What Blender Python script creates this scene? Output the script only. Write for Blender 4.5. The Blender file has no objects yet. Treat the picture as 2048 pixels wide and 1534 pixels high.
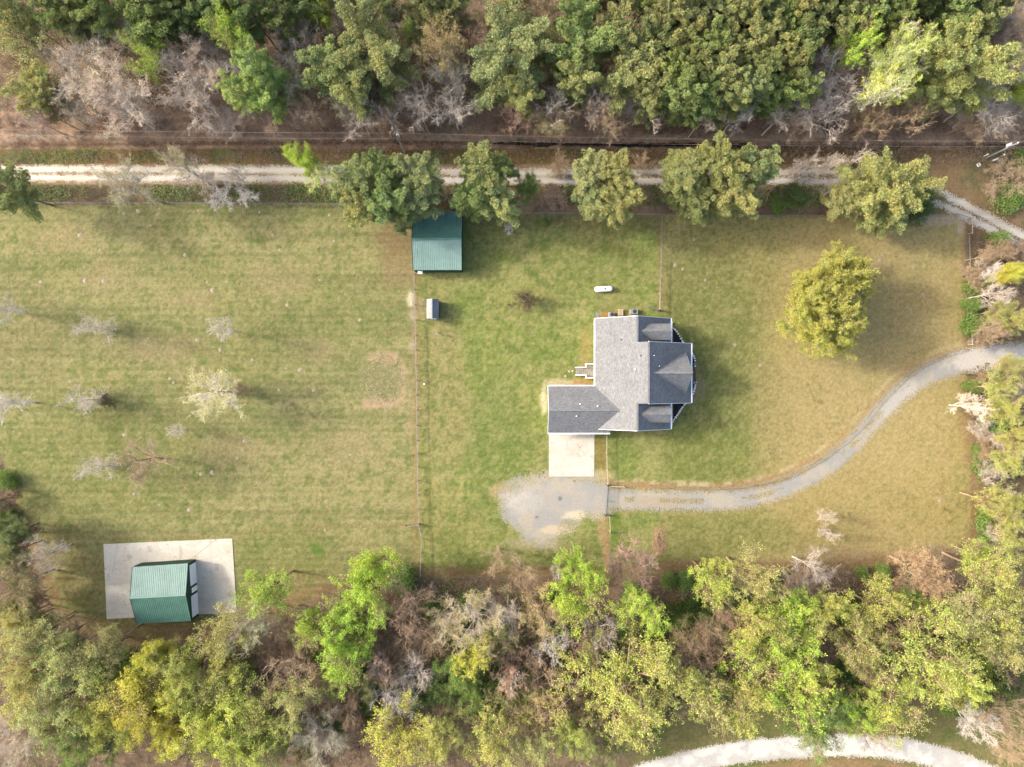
import bpy, math, random
import numpy as np
from mathutils import Vector
PI = math.pi
H = 121.0            # flying height of the drone
S = 0.0851           # metres of ground per photograph pixel
random.seed(7); RNG = np.random.default_rng(11)

# ------------------------------------------------------------------ camera, sky, sun
scn = bpy.context.scene
cam = bpy.data.cameras.new('camera'); cam.lens = 25.0; cam.sensor_width = 36.0
cam.clip_start = 0.5; cam.clip_end = 4000
camo = bpy.data.objects.new('camera', cam); scn.collection.objects.link(camo)
camo.location = (0, 0, H); scn.camera = camo
SUN_EL, SUN_AZ_DIR = math.radians(31), math.radians(-11.5)    # light travels towards +x, a little towards -y
world = bpy.data.worlds.new('World'); scn.world = world; world.use_nodes = True
nt = world.node_tree; nt.nodes.clear()
sky = nt.nodes.new('ShaderNodeTexSky'); sky.sky_type = 'NISHITA'; sky.sun_disc = False
sky.sun_elevation = SUN_EL
sky.sun_rotation = math.radians(270 + 11.5)
sky.air_density = 1.0; sky.dust_density = 4.5; sky.ozone_density = 0.3
bg = nt.nodes.new('ShaderNodeBackground'); bg.inputs['Strength'].default_value = 0.15
wo = nt.nodes.new('ShaderNodeOutputWorld')
nt.links.new(sky.outputs[0], bg.inputs[0]); nt.links.new(bg.outputs[0], wo.inputs[0])
sun = bpy.data.lights.new('sun', 'SUN'); sun.energy = 1.5; sun.angle = math.radians(5.0); sun.color = (1.0, 0.97, 0.91)
suno = bpy.data.objects.new('sun', sun); scn.collection.objects.link(suno)
d = Vector((math.cos(SUN_EL)*math.cos(SUN_AZ_DIR), math.cos(SUN_EL)*math.sin(SUN_AZ_DIR), -math.sin(SUN_EL)))
suno.rotation_euler = d.to_track_quat('-Z', 'Y').to_euler(); suno.location = (-60, 15, 60)
vs = scn.view_settings; vs.view_transform = 'Standard'; vs.look = 'None'; vs.gamma = 1.0; vs.use_curve_mapping = False
vs.exposure = 1.93
K = 0.5                                                       # photograph colour -> base colour

# ------------------------------------------------------------------ helpers
def lin(c): return tuple(((v/255)/12.92 if v/255 <= .04045 else ((v/255+.055)/1.055)**2.4) for v in c)
def C(r, g, b, k=None):
    k = K if k is None else k
    return tuple(v*k for v in lin((r, g, b))) + (1.0,)
def W(px, py, z=0.0):
    s = S*(1 - z/H); return ((px-1024)*s, (767-py)*s, z)
col = scn.collection
def tag(o, label=None, cat=None, group=None, kind=None):
    if label: o['label'] = label
    if cat: o['category'] = cat
    if group: o['group'] = group
    if kind: o['kind'] = kind
    return o
def empty(name, loc=(0, 0, 0), rz=0.0):
    o = bpy.data.objects.new(name, None); col.objects.link(o); o.location = loc
    o.rotation_euler = (0, 0, rz); o.empty_display_size = .3; return o
def link(name, me, parent=None, mat=None):
    o = bpy.data.objects.new(name, me); col.objects.link(o)
    if parent: o.parent = parent
    if mat and not me.materials: me.materials.append(mat)
    return o
def copy_tree(o, parent=None):
    c = o.copy(); col.objects.link(c)
    if parent: c.parent = parent
    for ch in list(o.children): copy_tree(ch, c)
    return c

class MB:
    """collects vertices and tri / quad faces"""
    def __init__(s): s.v = []; s.n = 0; s.t = []; s.q = []; s.a = []; s.m = []
    def add(s, v, tris=None, quads=None, a=0.0):
        v = np.asarray(v, float).reshape(-1, 3)
        if tris is not None and len(tris): s.t.append(np.asarray(tris, int) + s.n)
        if quads is not None and len(quads): s.q.append(np.asarray(quads, int) + s.n)
        s.v.append(v); s.a.append(np.full(len(v), a) if np.isscalar(a) else np.asarray(a, float)); s.n += len(v)
    def box(s, c, d, rz=0.0, a=0.0):
        x, y, z = d[0]/2, d[1]/2, d[2]/2
        v = np.array([[-x,-y,-z],[x,-y,-z],[x,y,-z],[-x,y,-z],[-x,-y,z],[x,-y,z],[x,y,z],[-x,y,z]])
        if rz:
            cs, sn = math.cos(rz), math.sin(rz); v = v @ np.array([[cs, sn, 0], [-sn, cs, 0], [0, 0, 1]])
        s.add(v + np.array(c), quads=[[0,3,2,1],[4,5,6,7],[0,1,5,4],[1,2,6,5],[2,3,7,6],[3,0,4,7]], a=a)
    def bar(s, p, q, w, h, a=0.0):
        p = np.array(p, float); q = np.array(q, float); d = q-p; L = np.linalg.norm(d); d /= L
        up = np.array([0, 0, 1.0]) if abs(d[2]) < .95 else np.array([1.0, 0, 0])
        sd = np.cross(d, up); sd /= np.linalg.norm(sd); u = np.cross(sd, d)
        v = [b + sd*i*w/2 + u*j*h/2 for b in (p, q) for i, j in ((-1,-1),(1,-1),(1,1),(-1,1))]
        s.add(v, quads=[[0,1,2,3],[7,6,5,4],[0,4,5,1],[1,5,6,2],[2,6,7,3],[3,7,4,0]], a=a)
    def tube(s, pts, rad, n=6, a=0.0, cap=True):
        pts = np.asarray(pts, float); m = len(pts); rad = np.broadcast_to(np.asarray(rad, float), (m,))
        tg = np.gradient(pts, axis=0); tg /= np.linalg.norm(tg, axis=1)[:, None] + 1e-9
        ref = np.array([0, 0, 1.0]) if abs(tg[0][2]) < .9 else np.array([1.0, 0, 0])
        sd = np.cross(tg, ref); sd /= np.linalg.norm(sd, axis=1)[:, None] + 1e-9; up = np.cross(sd, tg)
        an = np.arange(n)*2*PI/n
        v = pts[:, None] + rad[:, None, None]*(np.cos(an)[None, :, None]*sd[:, None] + np.sin(an)[None, :, None]*up[:, None])
        i, j = np.meshgrid(np.arange(m-1), np.arange(n), indexing='ij'); j2 = (j+1) % n
        q = np.stack([i*n+j, i*n+j2, (i+1)*n+j2, (i+1)*n+j], -1).reshape(-1, 4)
        v = v.reshape(-1, 3); t = []
        if cap:
            t = [[0, k+1, k] for k in range(1, n-1)] + [[(m-1)*n, (m-1)*n+k, (m-1)*n+k+1] for k in range(1, n-1)]
        s.add(v, tris=t, quads=q, a=a)
    def lathe(s, prof, n=16, o=(0, 0, 0), axis='z', a=0.0):
        an = np.arange(n)*2*PI/n; m = len(prof)
        v = np.array([[r*math.cos(t), r*math.sin(t), z] for r, z in prof for t in an])
        if axis == 'x': v = v[:, [2, 0, 1]]
        if axis == 'y': v = v[:, [1, 2, 0]]
        q = [[i*n+j, i*n+(j+1) % n, (i+1)*n+(j+1) % n, (i+1)*n+j] for i in range(m-1) for j in range(n)]
        s.add(v + np.array(o), quads=q, a=a)
    def slab(s, poly, t, a=0.0):
        """a polygon in space given anticlockwise from above, thickened downwards"""
        p = np.array(poly, float); n = len(p); b = p - np.array([0, 0, t])
        s.add(np.vstack([p, b]), quads=[[i, i+n, (i+1) % n+n, (i+1) % n] for i in range(n)], a=a)
        s.m.append((s.n-2*n, n))
    def mesh(s, name, mat=None, smooth=False, attr=None):
        v = np.vstack(s.v); me = bpy.data.meshes.new(name)
        T = np.vstack(s.t) if s.t else np.zeros((0, 3), int); Q = np.vstack(s.q) if s.q else np.zeros((0, 4), int)
        P = []
        for st, n in s.m: P.append(list(range(st, st+n))); P.append(list(range(st+2*n-1, st+n-1, -1)))
        loops = np.concatenate([T.ravel(), Q.ravel()] + [np.array(p) for p in P]).astype(np.int32)
        cnt = np.concatenate([np.full(len(T), 3), np.full(len(Q), 4), np.array([len(p) for p in P], int)]).astype(np.int32)
        me.vertices.add(len(v)); me.vertices.foreach_set('co', v.astype(np.float32).ravel())
        me.loops.add(len(loops)); me.loops.foreach_set('vertex_index', loops)
        me.polygons.add(len(cnt)); me.polygons.foreach_set('loop_start', np.concatenate([[0], np.cumsum(cnt)[:-1]]).astype(np.int32))
        me.update(calc_edges=True)
        me.polygons.foreach_set('use_smooth', np.full(len(cnt), bool(smooth)))
        if attr:
            at = me.attributes.new(attr, 'FLOAT', 'POINT'); at.data.foreach_set('value', np.concatenate(s.a).astype(np.float32))
        me.validate()
        if mat: me.materials.append(mat)
        return me
    def build(s, name, mat=None, parent=None, smooth=False, attr=None):
        return link(name, s.mesh(name, mat, smooth, attr), parent)

def part_box(name, c, d, mat, parent, rz=0.0):
    b = MB(); b.box(c, d, rz); return b.build(name, mat, parent)

# ------------------------------------------------------------------ noise in numpy
class Noise:
    def __init__(s, seed): s.g = np.random.default_rng(seed).random((256, 256))
    def __call__(s, x, y):
        xi = np.floor(x).astype(int); yi = np.floor(y).astype(int); fx = x-xi; fy = y-yi
        fx = fx*fx*(3-2*fx); fy = fy*fy*(3-2*fy); g = s.g
        a = g[xi & 255, yi & 255]; b = g[(xi+1) & 255, yi & 255]; c = g[xi & 255, (yi+1) & 255]; e = g[(xi+1) & 255, (yi+1) & 255]
        return (a*(1-fx)+b*fx)*(1-fy) + (c*(1-fx)+e*fx)*fy
    def fbm(s, x, y, o=4):
        t = 0; w = 1; n = 0
        for k in range(o): t = t + w*s(x*2**k + 17*k, y*2**k + 31*k); n += w; w *= .55
        return t/n
def smooth(a, b, x):
    t = np.clip((x-a)/(b-a), 0, 1); return t*t*(3-2*t)
def seg_dist(px, py, pts):
    dmin = np.full(np.shape(px), 1e9)
    for (x0, y0), (x1, y1) in zip(pts[:-1], pts[1:]):
        dx, dy = x1-x0, y1-y0; t = np.clip(((px-x0)*dx + (py-y0)*dy)/(dx*dx+dy*dy+1e-9), 0, 1)
        dmin = np.minimum(dmin, np.hypot(px-x0-t*dx, py-y0-t*dy))
    return dmin
def poly_sd(px, py, pts):
    """signed distance, positive inside"""
    dd = seg_dist(px, py, list(pts)+[pts[0]]); ins = np.zeros(np.shape(px), bool)
    for (x0, y0), (x1, y1) in zip(pts, list(pts[1:])+[pts[0]]):
        c = ((y0 > py) != (y1 > py)) & (px < (x1-x0)*(py-y0)/((y1-y0) if y1 != y0 else 1e-9)+x0); ins ^= c
    return np.where(ins, dd, -dd)
def catmull(pts, n=8):
    P = [np.array(p, float) for p in pts]; P = [2*P[0]-P[1]] + P + [2*P[-1]-P[-2]]; out = []
    for i in range(1, len(P)-2):
        for k in range(n):
            t = k/n; a, b, c, e = P[i-1:i+3]
            out.append(tuple(.5*(2*b + (c-a)*t + (2*a-5*b+4*c-e)*t*t + (3*b-a-3*c+e)*t**3)))
    out.append(tuple(P[-2])); return out
N1, N2, N3, N4 = Noise(1), Noise(2), Noise(3), Noise(4)

# ------------------------------------------------------------------ materials
def new_mat(name, rough=.9):
    m = bpy.data.materials.new(name); m.use_nodes = True; t = m.node_tree; b = t.nodes['Principled BSDF']
    b.inputs['Roughness'].default_value = rough
    b.inputs['Specular IOR Level'].default_value = .25
    return m, t, b
def nd(t, typ, **kw):
    n = t.nodes.new(typ)
    for k, v in kw.items(): setattr(n, k, v)
    return n
def noise(t, scale, detail=3, rough=.6, vec=None):
    n = nd(t, 'ShaderNodeTexNoise'); n.inputs['Scale'].default_value = scale; n.inputs['Detail'].default_value = detail
    n.inputs['Roughness'].default_value = rough
    if vec is not None: t.links.new(vec, n.inputs['Vector'])
    return n.outputs['Fac']
def maprange(t, v, a, b, c, e):
    n = nd(t, 'ShaderNodeMapRange'); t.links.new(v, n.inputs[0])
    for i, x in enumerate((a, b, c, e)): n.inputs[i+1].default_value = x
    return n.outputs[0]
def mul(t, colr, fac):
    n = nd(t, 'ShaderNodeVectorMath', operation='SCALE'); t.links.new(colr, n.inputs[0]); t.links.new(fac, n.inputs['Scale']); return n.outputs[0]
def mix(t, fac, a, b):
    n = nd(t, 'ShaderNodeMix', data_type='RGBA')
    for src, idx in ((fac, 0), (a, 6), (b, 7)):
        if hasattr(src, 'node'): t.links.new(src, n.inputs[idx])
        else: n.inputs[idx].default_value = src
    return n.outputs[2]
def bump(t, b, h, strength, dist):
    n = nd(t, 'ShaderNodeBump'); n.inputs['Strength'].default_value = strength; n.inputs['Distance'].default_value = dist
    t.links.new(h, n.inputs['Height']); t.links.new(n.outputs[0], b.inputs['Normal'])
def objco(t): return nd(t, 'ShaderNodeTexCoord').outputs['Object']
def simple(name, c, rough=.8, amp=.25, scale=3.0, fine=20.0, metal=0.0, spec=.25):
    """one colour with blotchy wear and fine grain"""
    m, t, b = new_mat(name, rough); co = objco(t)
    a = noise(t, scale, 4, .6, co); f = noise(t, fine, 2, .6, co)
    v = nd(t, 'ShaderNodeMath', operation='MULTIPLY'); t.links.new(maprange(t, a, .25, .75, 1-amp, 1+amp), v.inputs[0])
    t.links.new(maprange(t, f, .25, .75, 1-amp*.6, 1+amp*.6), v.inputs[1])
    rgb = nd(t, 'ShaderNodeRGB'); rgb.outputs[0].default_value = c
    t.links.new(mul(t, rgb.outputs[0], v.outputs[0]), b.inputs['Base Color'])
    b.inputs['Metallic'].default_value = metal; b.inputs['Specular IOR Level'].default_value = spec
    return m
def vcol_mat(name, fine=6.0, amp=.3, rough=.95, warm=.12, bumpd=.06):
    """colour from the mesh's own 'col' attribute with fine grain on top"""
    m, t, b = new_mat(name, rough); co = objco(t); b.inputs['Specular IOR Level'].default_value = .08
    at = nd(t, 'ShaderNodeAttribute', attribute_name='col')
    f1 = noise(t, fine, 4, .75, co); f2 = noise(t, fine*.28, 3, .6, co); f3 = noise(t, fine*.5, 2, .6, co)
    v = nd(t, 'ShaderNodeMath', operation='MULTIPLY'); t.links.new(maprange(t, f1, .3, .7, 1-amp, 1+amp), v.inputs[0])
    t.links.new(maprange(t, f2, .3, .7, 1-amp*.5, 1+amp*.5), v.inputs[1])
    c = mul(t, at.outputs['Color'], v.outputs[0])
    tint = nd(t, 'ShaderNodeVectorMath', operation='MULTIPLY'); t.links.new(c, tint.inputs[0]); tint.inputs[1].default_value = (1+warm, 1, 1-warm)
    tint2 = nd(t, 'ShaderNodeVectorMath', operation='MULTIPLY'); t.links.new(c, tint2.inputs[0]); tint2.inputs[1].default_value = (1-warm*1.3, 1, 1-warm*.5)
    t.links.new(mix(t, maprange(t, f3, .35, .65, 0, 1), tint.outputs[0], tint2.outputs[0]), b.inputs['Base Color'])
    bump(t, b, f1, .8, bumpd)
    return m
def leaf_mat(name, trans=.3, var=.3):
    m, t, b = new_mat(name, .75); b.inputs['Specular IOR Level'].default_value = .06
    oi = nd(t, 'ShaderNodeObjectInfo'); at = nd(t, 'ShaderNodeAttribute', attribute_name='v')
    v = maprange(t, at.outputs['Fac'], 0, 1, 1-var, 1+var); c = mul(t, oi.outputs['Color'], v)
    n = noise(t, .45, 2, .5, objco(t))
    wm = nd(t, 'ShaderNodeVectorMath', operation='MULTIPLY'); t.links.new(c, wm.inputs[0]); wm.inputs[1].default_value = (1.08, 1.0, .92)
    cm = nd(t, 'ShaderNodeVectorMath', operation='MULTIPLY'); t.links.new(c, cm.inputs[0]); cm.inputs[1].default_value = (.93, 1.0, 1.02)
    cc = mix(t, maprange(t, n, .35, .65, 0, 1), wm.outputs[0], cm.outputs[0])
    t.links.new(cc, b.inputs['Base Color'])
    tr = nd(t, 'ShaderNodeBsdfTranslucent'); t.links.new(cc, tr.inputs[0]); ms = nd(t, 'ShaderNodeMixShader'); ms.inputs[0].default_value = trans
    out = t.nodes['Material Output']; t.links.new(b.outputs[0], ms.inputs[1]); t.links.new(tr.outputs[0], ms.inputs[2]); t.links.new(ms.outputs[0], out.inputs[0])
    return m
def bark_mat():
    m, t, b = new_mat('bark', .95); oi = nd(t, 'ShaderNodeObjectInfo'); co = objco(t)
    f = noise(t, 3, 4, .7, co); t.links.new(mul(t, oi.outputs['Color'], maprange(t, f, .3, .7, .6, 1.35)), b.inputs['Base Color'])
    bump(t, b, f, .6, .05); return m

M_ground = vcol_mat('ground_cover', 6.5, .42, warm=.14)
M_gravel = vcol_mat('gravel', 9.0, .16, warm=.05, bumpd=.03)
M_leaf = leaf_mat('leaves', .35, .28); M_needle = leaf_mat('needles', .25, .26); M_bark = bark_mat()

# ------------------------------------------------------------------ ground colours
LAWN = [(-900,409),(700,409),(820,424),(1300,432),(1790,434),(1830,438),(1905,430),(1931,442),(1931,690),(1934,760),(1942,860),(1955,950),
        (1958,1040),(1950,1090),(1920,1114),(1800,1128),(1500,1143),(1300,1148),(1000,1150),(840,1153),(720,1165),(640,1192),(560,1222),
        (480,1238),(420,1264),(330,1292),(200,1276),(120,1232),(85,1170),(60,1100),(45,1040),(20,960),(0,900),(-30,830),(-900,800)]
LOT = [(1004,992),(1022,970),(1050,962),(1098,958),(1140,956),(1190,956),(1213,976),(1214,1024),(1196,1032),(1172,1030),(1152,1048),(1124,1062),(1100,1080),(1064,1078),(1036,1056),(1012,1028)]
DITCH = catmull([(-900,296),(0,290),(300,287),(600,284),(800,283),(1000,286),(1200,289),(1400,290),(1600,293),(1800,291),(2048,289),(3000,289)], 6)
def ell(px, py, cx, cy, rx, ry, nz=None, soft=.35):
    r = np.hypot((px-cx)/rx, (py-cy)/ry)
    if nz is not None: r = r + (nz-.5)*.9
    return 1-smooth(1-soft, 1+soft, r)
def ground_colour(x, y):
    px = 1024 + x/S; py = 767 - y/S
    c = np.zeros(px.shape+(3,))
    def L(r, g, b): return np.array(C(r, g, b)[:3])
    def put(w, cc): 
        w = np.clip(w, 0, 1)[..., None]; c[:] = c*(1-w) + (cc if isinstance(cc, np.ndarray) and cc.ndim > 1 else np.asarray(cc))*w
    nb = N1.fbm(x*.045, y*.045, 4); nm = N2.fbm(x*.16+9, y*.16, 4); nf = N3.fbm(x*.7, y*.7+5, 3); nh = N4.fbm(x*1.9, y*1.9, 2)
    st = N4.fbm(x*.035+3, y*.55, 3)                            # mowing streaks run east-west
    stv = N2.fbm(x*.5+3, y*.04, 3)
    # woodland floor
    put(np.ones(px.shape), L(128, 106, 88)); put(smooth(.4, .65, nm), L(146, 122, 102)); put(smooth(.5, .7, nf)*.6, L(108, 90, 70))
    put(smooth(.55, .7, nb)*smooth(.4, .6, nf)*.7, L(84, 89, 54))
    # brushy bank of the ditch and the verge
    bank = smooth(188, 235, py + 25*(nm-.5))*(1-smooth(398, 412, py)); put(bank, L(172, 140, 120)); put(bank*smooth(.45, .65, nf), L(190, 160, 138))
    put(bank*smooth(.5, .66, nm)*.6, L(108, 80, 66))
    ledge = smooth(266, 271, py+8*(nf-.5))*(1-smooth(276, 281, py+8*(nf-.5)))*smooth(.47, .6, nm)*(px < 1820); put(ledge*.75, L(190, 172, 152))
    verge = smooth(294, 300, py+10*(nm-.5))*(1-smooth(326, 332, py)); put(verge, L(132, 108, 74))
    put(verge*smooth(.44, .6, nm)*smooth(.35, .55, nf)*(px < 900), L(97, 104, 64)); put(verge*smooth(.5, .6, nm)*.6, L(109, 106, 71))
    dd = seg_dist(px, py, DITCH); put((1-smooth(2, 6, dd+6*(nf-.5)))*.7, L(104, 84, 70))
    rough = smooth(366, 370, py)*(1-smooth(408, 413, py)); rough = np.where(px > 1900, 0, rough)
    put(rough, L(120, 104, 82)); put(rough*smooth(.42, .58, nm), L(97, 104, 63)); put(rough*smooth(.55, .7, nf)*.7, L(150, 122, 96))
    ctr = smooth(327, 332, py)*(1-smooth(364, 369, py))*(px < 1800); put(ctr, L(160, 132, 106)); put(ctr*smooth(.5, .65, nm)*.5, L(125, 115, 81))
    # north-east corner, past the road
    ne = poly_sd(px, py, [(1700,300),(2300,300),(2300,520),(1960,470),(1790,380),(1700,372)]); w = smooth(-8, 10, ne + 16*(nm-.5))
    put(w, L(140, 116, 88)); put(w*smooth(.45, .62, nm), L(115, 108, 78)); put(w*smooth(.52, .68, nf)*.5, L(158, 128, 104))
    # lawns
    sd = poly_sd(px, py, LAWN); lawn = smooth(-4, 7, sd + 9*(nf-.5) + 8*(nm-.5))
    base = L(142, 133, 92); put(lawn, base)
    west = (1-smooth(828, 838, px)); east = smooth(1318, 1340, px); mid = (1-west)*(1-east)
    put(lawn*west*smooth(.40, .64, nb*.5+nm*.5+.10*(st-.5)), L(154, 140, 102))
    put(lawn*west*smooth(.49, .62, nm*.75+st*.25)*.8, L(117, 119, 75))
    put(lawn*west*smooth(.5, .62, st)*.6, L(162, 147, 108)); put(lawn*west*(1-smooth(.36, .5, st))*.6, L(128, 120, 85))
    put(lawn*west*ell(px, py, 180, 920, 190, 130, nm)*.55, L(123, 122, 72)); put(lawn*west*ell(px, py, 560, 640, 190, 120, nm)*.4, L(127, 126, 76))
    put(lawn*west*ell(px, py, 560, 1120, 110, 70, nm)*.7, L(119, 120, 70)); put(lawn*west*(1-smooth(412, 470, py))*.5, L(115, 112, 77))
    put(lawn*west*ell(px, py, 40, 640, 90, 120, nm)*.5, L(124, 111, 82)); put(lawn*west*ell(px, py, 130, 1180, 90, 110, nm)*.65, L(134, 110, 78))
    put(lawn*west*ell(px, py, 300, 1262, 190, 30, nm)*.7, L(142, 112, 84)); put(lawn*west*ell(px, py, 590, 1185, 120, 40, nm)*.5, L(146, 116, 86))
    put(lawn*mid, L(143, 140, 89)); put(lawn*mid*smooth(.42, .6, nm), L(124, 133, 72)); put(lawn*mid*smooth(.52, .66, nb*.5+nf*.5), L(158, 150, 98))
    put(lawn*mid*ell(px, py, 1040, 700, 120, 200, nm)*.35, L(115, 125, 63)); put(lawn*mid*ell(px, py, 1190, 520, 130, 90, nm)*.4, L(131, 128, 77))
    put(lawn*mid*ell(px, py, 990, 900, 70, 150, nm)*.6, L(103, 117, 60)); put(lawn*mid*ell(px, py, 885, 780, 55, 170, nm)*.7, L(148, 134, 94))
    put(lawn*mid*ell(px, py, 890, 1050, 60, 80, nm)*.5, L(134, 127, 79)); put(lawn*mid*ell(px, py, 1100, 1110, 160, 30, nm)*.6, L(117, 110, 72))
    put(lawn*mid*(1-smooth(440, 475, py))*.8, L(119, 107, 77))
    put(lawn*east, L(168, 150, 104)); put(lawn*east*smooth(.45, .62, nm)*.6, L(150, 140, 88)); put(lawn*east*smooth(.5, .66, stv)*.45, L(172, 152, 108))
    put(lawn*east*ell(px, py, 1400, 760, 170, 260, nm)*.85, L(114, 119, 67)); put(lawn*east*ell(px, py, 1340, 910, 240, 65, nm)*.7, L(121, 126, 67))
    put(lawn*east*ell(px, py, 1450, 560, 170, 100, nm)*.5, L(121, 118, 75)); put(lawn*east*ell(px, py, 1410, 1065, 230, 50, nm)*.75, L(126, 126, 73))
    put(lawn*east*ell(px, py, 1850, 660, 110, 120, nm)*.4, L(130, 111, 79)); put(lawn*east*ell(px, py, 1760, 1020, 200, 90, nm)*.35, L(152, 128, 78))
    put(lawn*ell(px, py, 1590, 830, 100, 170, nm)*.6, L(161, 142, 97)); put(lawn*smooth(.57, .68, nh)*.35, L(164, 152, 112)); put(lawn*(1-smooth(.36, .44, nh))*.4, L(97, 101, 62))
    # litter along the wood's edge
    eb = lawn*(1-smooth(8, 30, sd + 16*(nm-.5)))*np.maximum(smooth(1000, 1060, py), smooth(1880, 1900, px)*smooth(740, 780, py))
    put(eb*.9, L(139, 106, 84)); put(eb*smooth(.5, .65, nf)*.5, L(112, 82, 64))
    put(lawn*smooth(.6, .68, N1.fbm(x*.9+50, y*.9, 3))*.6*(1-east), L(98, 111, 58)); put(lawn*smooth(.64, .74, N2.fbm(x*.8, y*.8+70, 3))*.25, L(166, 150, 112))
    eb2 = lawn*(1-smooth(4, 12, sd+8*(nm-.5)))*smooth(1900, 1915, px)*smooth(455, 480, py); put(eb2*.8, L(136, 106, 88))
    # bare and sandy places
    for cx, cy, rx, ry, cc, k in ((765,757,46,56,(146,136,98),.98),(765,716,34,12,(190,154,130),.85),(758,806,38,12,(190,154,134),.9),(805,765,8,45,(188,156,130),.7),
            (822,597,8,18,(214,196,172),1),(826,632,8,12,(192,168,150),.8),(824,690,7,10,(190,168,152),.7),(822,820,10,60,(170,146,118),.45),(842,618,14,22,(172,150,126),.6),
            (800,520,36,60,(152,122,98),.6),(790,480,40,30,(132,104,84),.6),(1088,800,7,30,(206,192,166),.75),(1130,765,36,7,(198,180,150),.8),(1165,766,25,9,(180,140,96),.8),(1172,700,12,45,(160,136,92),.6),
            (1228,632,30,8,(172,124,84),.8),(1390,775,18,30,(162,140,110),.7),(1870,440,60,10,(184,162,146),.85),(1920,455,8,22,(188,166,152),.8),(1860,715,60,14,(178,152,124),.0),
            (1318,1085,14,30,(170,140,108),.7),(1200,910,12,45,(140,112,72),.7),(1205,1060,10,30,(168,138,108),.8),(1213,1110,6,60,(170,132,108),.8),(1230,1050,12,60,(100,124,46),.5),
            (1075,1085,60,12,(176,160,136),.7),(1240,690,90,12,(120,130,60),.0),(1053,600,28,20,(122,104,68),.45),(632,1098,11,11,(82,116,44),.9),(1180,950,40,12,(188,166,130),.8),
            (330,1255,60,12,(150,124,92),.6),(1005,985,24,18,(178,150,116),.7),(1770,540,40,60,(160,136,94),.3),(1690,1105,90,14,(150,124,104),.6),(1870,1108,50,16,(140,118,108),.6)):
        if k: put(ell(px, py, cx, cy, rx, ry, nf, .45)*k, L(*cc))
    # litter beside the driveway fence and its worn foot
    df = seg_dist(px, py, DRIVE_FENCE); put((1-smooth(5, 13, df+8*(nf-.5)))*.9, L(160, 126, 96)); put((1-smooth(2, 6, np.abs(df-9)+7*(nm-.5)))*smooth(.4, .6, nf)*.7, L(196, 178, 148))
    de = seg_dist(px, py, catmull(DRIVE, 6)); put((1-smooth(22, 34, de+12*(nm-.5)))*.55, L(156, 139, 102))
    for ax, b0, b1, wd in ((832, 545, 1150, 5), (1320, 432, 618, 3)): 
        put((1-smooth(wd, wd+5, np.abs(px-ax)+5*(nf-.5)))*(py > b0)*(py < b1)*.5, L(150, 122, 92))
    lf = seg_dist(px, py, [(60,1084),(440,1068),(600,1056),(815,1049)]); put((1-smooth(2, 6, lf+6*(nf-.5)))*(.12+.4*smooth(.45, .6, nm)), L(150, 122, 92))
    fr = poly_sd(px, py, LOT); put(smooth(-16, 0, fr+12*(nf-.5))*.6, L(176, 162, 134))
    # faint wheel ruts in the yard
    for off in (-7, 7):
        rt = seg_dist(px, py, catmull([(1010+off,1010),(955+off,960),(935+off,900),(965+off,830),(1060+off,700)], 5)); put((1-smooth(2, 5, rt))*.25*mid, L(156, 148, 102))
    ml = .5+.5*np.sin(py*2*PI/13.5 + 1.5*(N1.fbm(x*.02, y*.1, 2)-.5)); put(lawn*west*ml*.16, L(176, 162, 116)); put(lawn*west*(1-ml)*.10, L(116, 122, 66))
    mv = .5+.5*np.sin(px*2*PI/15 + 2*(N1.fbm(x*.1, y*.02, 2)-.5)); put(lawn*east*smooth(1700, 1760, px)*mv*.18, L(178, 158, 116)); put(lawn*mid*(.5+.5*np.sin(py*2*PI/12))*.10, L(160, 158, 96))
    put(lawn*ell(px, py, 1700, 760, 330, 330, nm)*(px > 1500)*.45*smooth(1480, 1600, px), L(178, 154, 112)); put(lawn*mid*ell(px, py, 930, 480, 90, 60, nm)*.3, L(120, 118, 70))
    for cx, cy, rx, ry in ((560,560,60,30),(300,700,90,30),(700,900,60,40),(200,560,50,30),(470,900,70,24),(640,700,40,30),(110,480,60,30),(380,600,50,20)): put(lawn*ell(px, py, cx, cy, rx, ry, nm, .6)*.4, L(166, 142, 112))
    lift = (1 + .05*lawn + .03*lawn*mid)[..., None]; c[:] = c*lift
    c[..., 1] *= 1 + .02*lawn; c[..., 0] *= 1 - .03*lawn*west
    # south-east road verge
    sr = smooth(1395, 1425, py + .02*(px-1600))*smooth(1240, 1290, px); put(sr, L(127, 120, 78)); put(sr*smooth(.45, .6, nm), L(110, 116, 66)); put(sr*smooth(.5, .65, nf)*.5, L(148, 133, 94))
    isl = poly_sd(px, py, [(1500,1534),(1600,1517),(1700,1514),(1800,1526),(1870,1540),(2100,1640),(1500,1640)]); put(smooth(-2, 6, isl), L(156, 128, 96)); put(smooth(-2, 6, isl)*smooth(.48, .6, nm)*.7, L(124, 116, 78))
    return c
DRIVE = [(1208,994),(1240,998),(1300,1000),(1400,1002),(1480,998),(1550,984),(1608,960),(1660,930),(1702,893),(1740,850),(1775,812),(1820,772),(1870,742),(1930,722),(1990,714),(2070,708),(2400,690)]
DRIVE_FENCE = [(1215,970),(1300,973),(1400,977),(1470,974),(1530,963),(1580,945),(1630,918),(1680,882),(1720,842),(1752,800),(1790,762),(1830,732),(1880,709),(1935,692)]
def gz(x, y):
    px = 1024 + np.asarray(x)/S; py = 767 - np.asarray(y)/S
    dd = seg_dist(px, py, DITCH)*S
    z = -0.4*np.exp(-(dd/.9)**2)
    woods = np.maximum(1-smooth(215, 255, py), smooth(6, 40, -poly_sd(px, py, LAWN))*smooth(700, 760, py)*(1-smooth(1380, 1400, py)))
    return z + woods*(N2.fbm(np.asarray(x)*.3, np.asarray(y)*.3, 3)-.5)*.5
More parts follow.
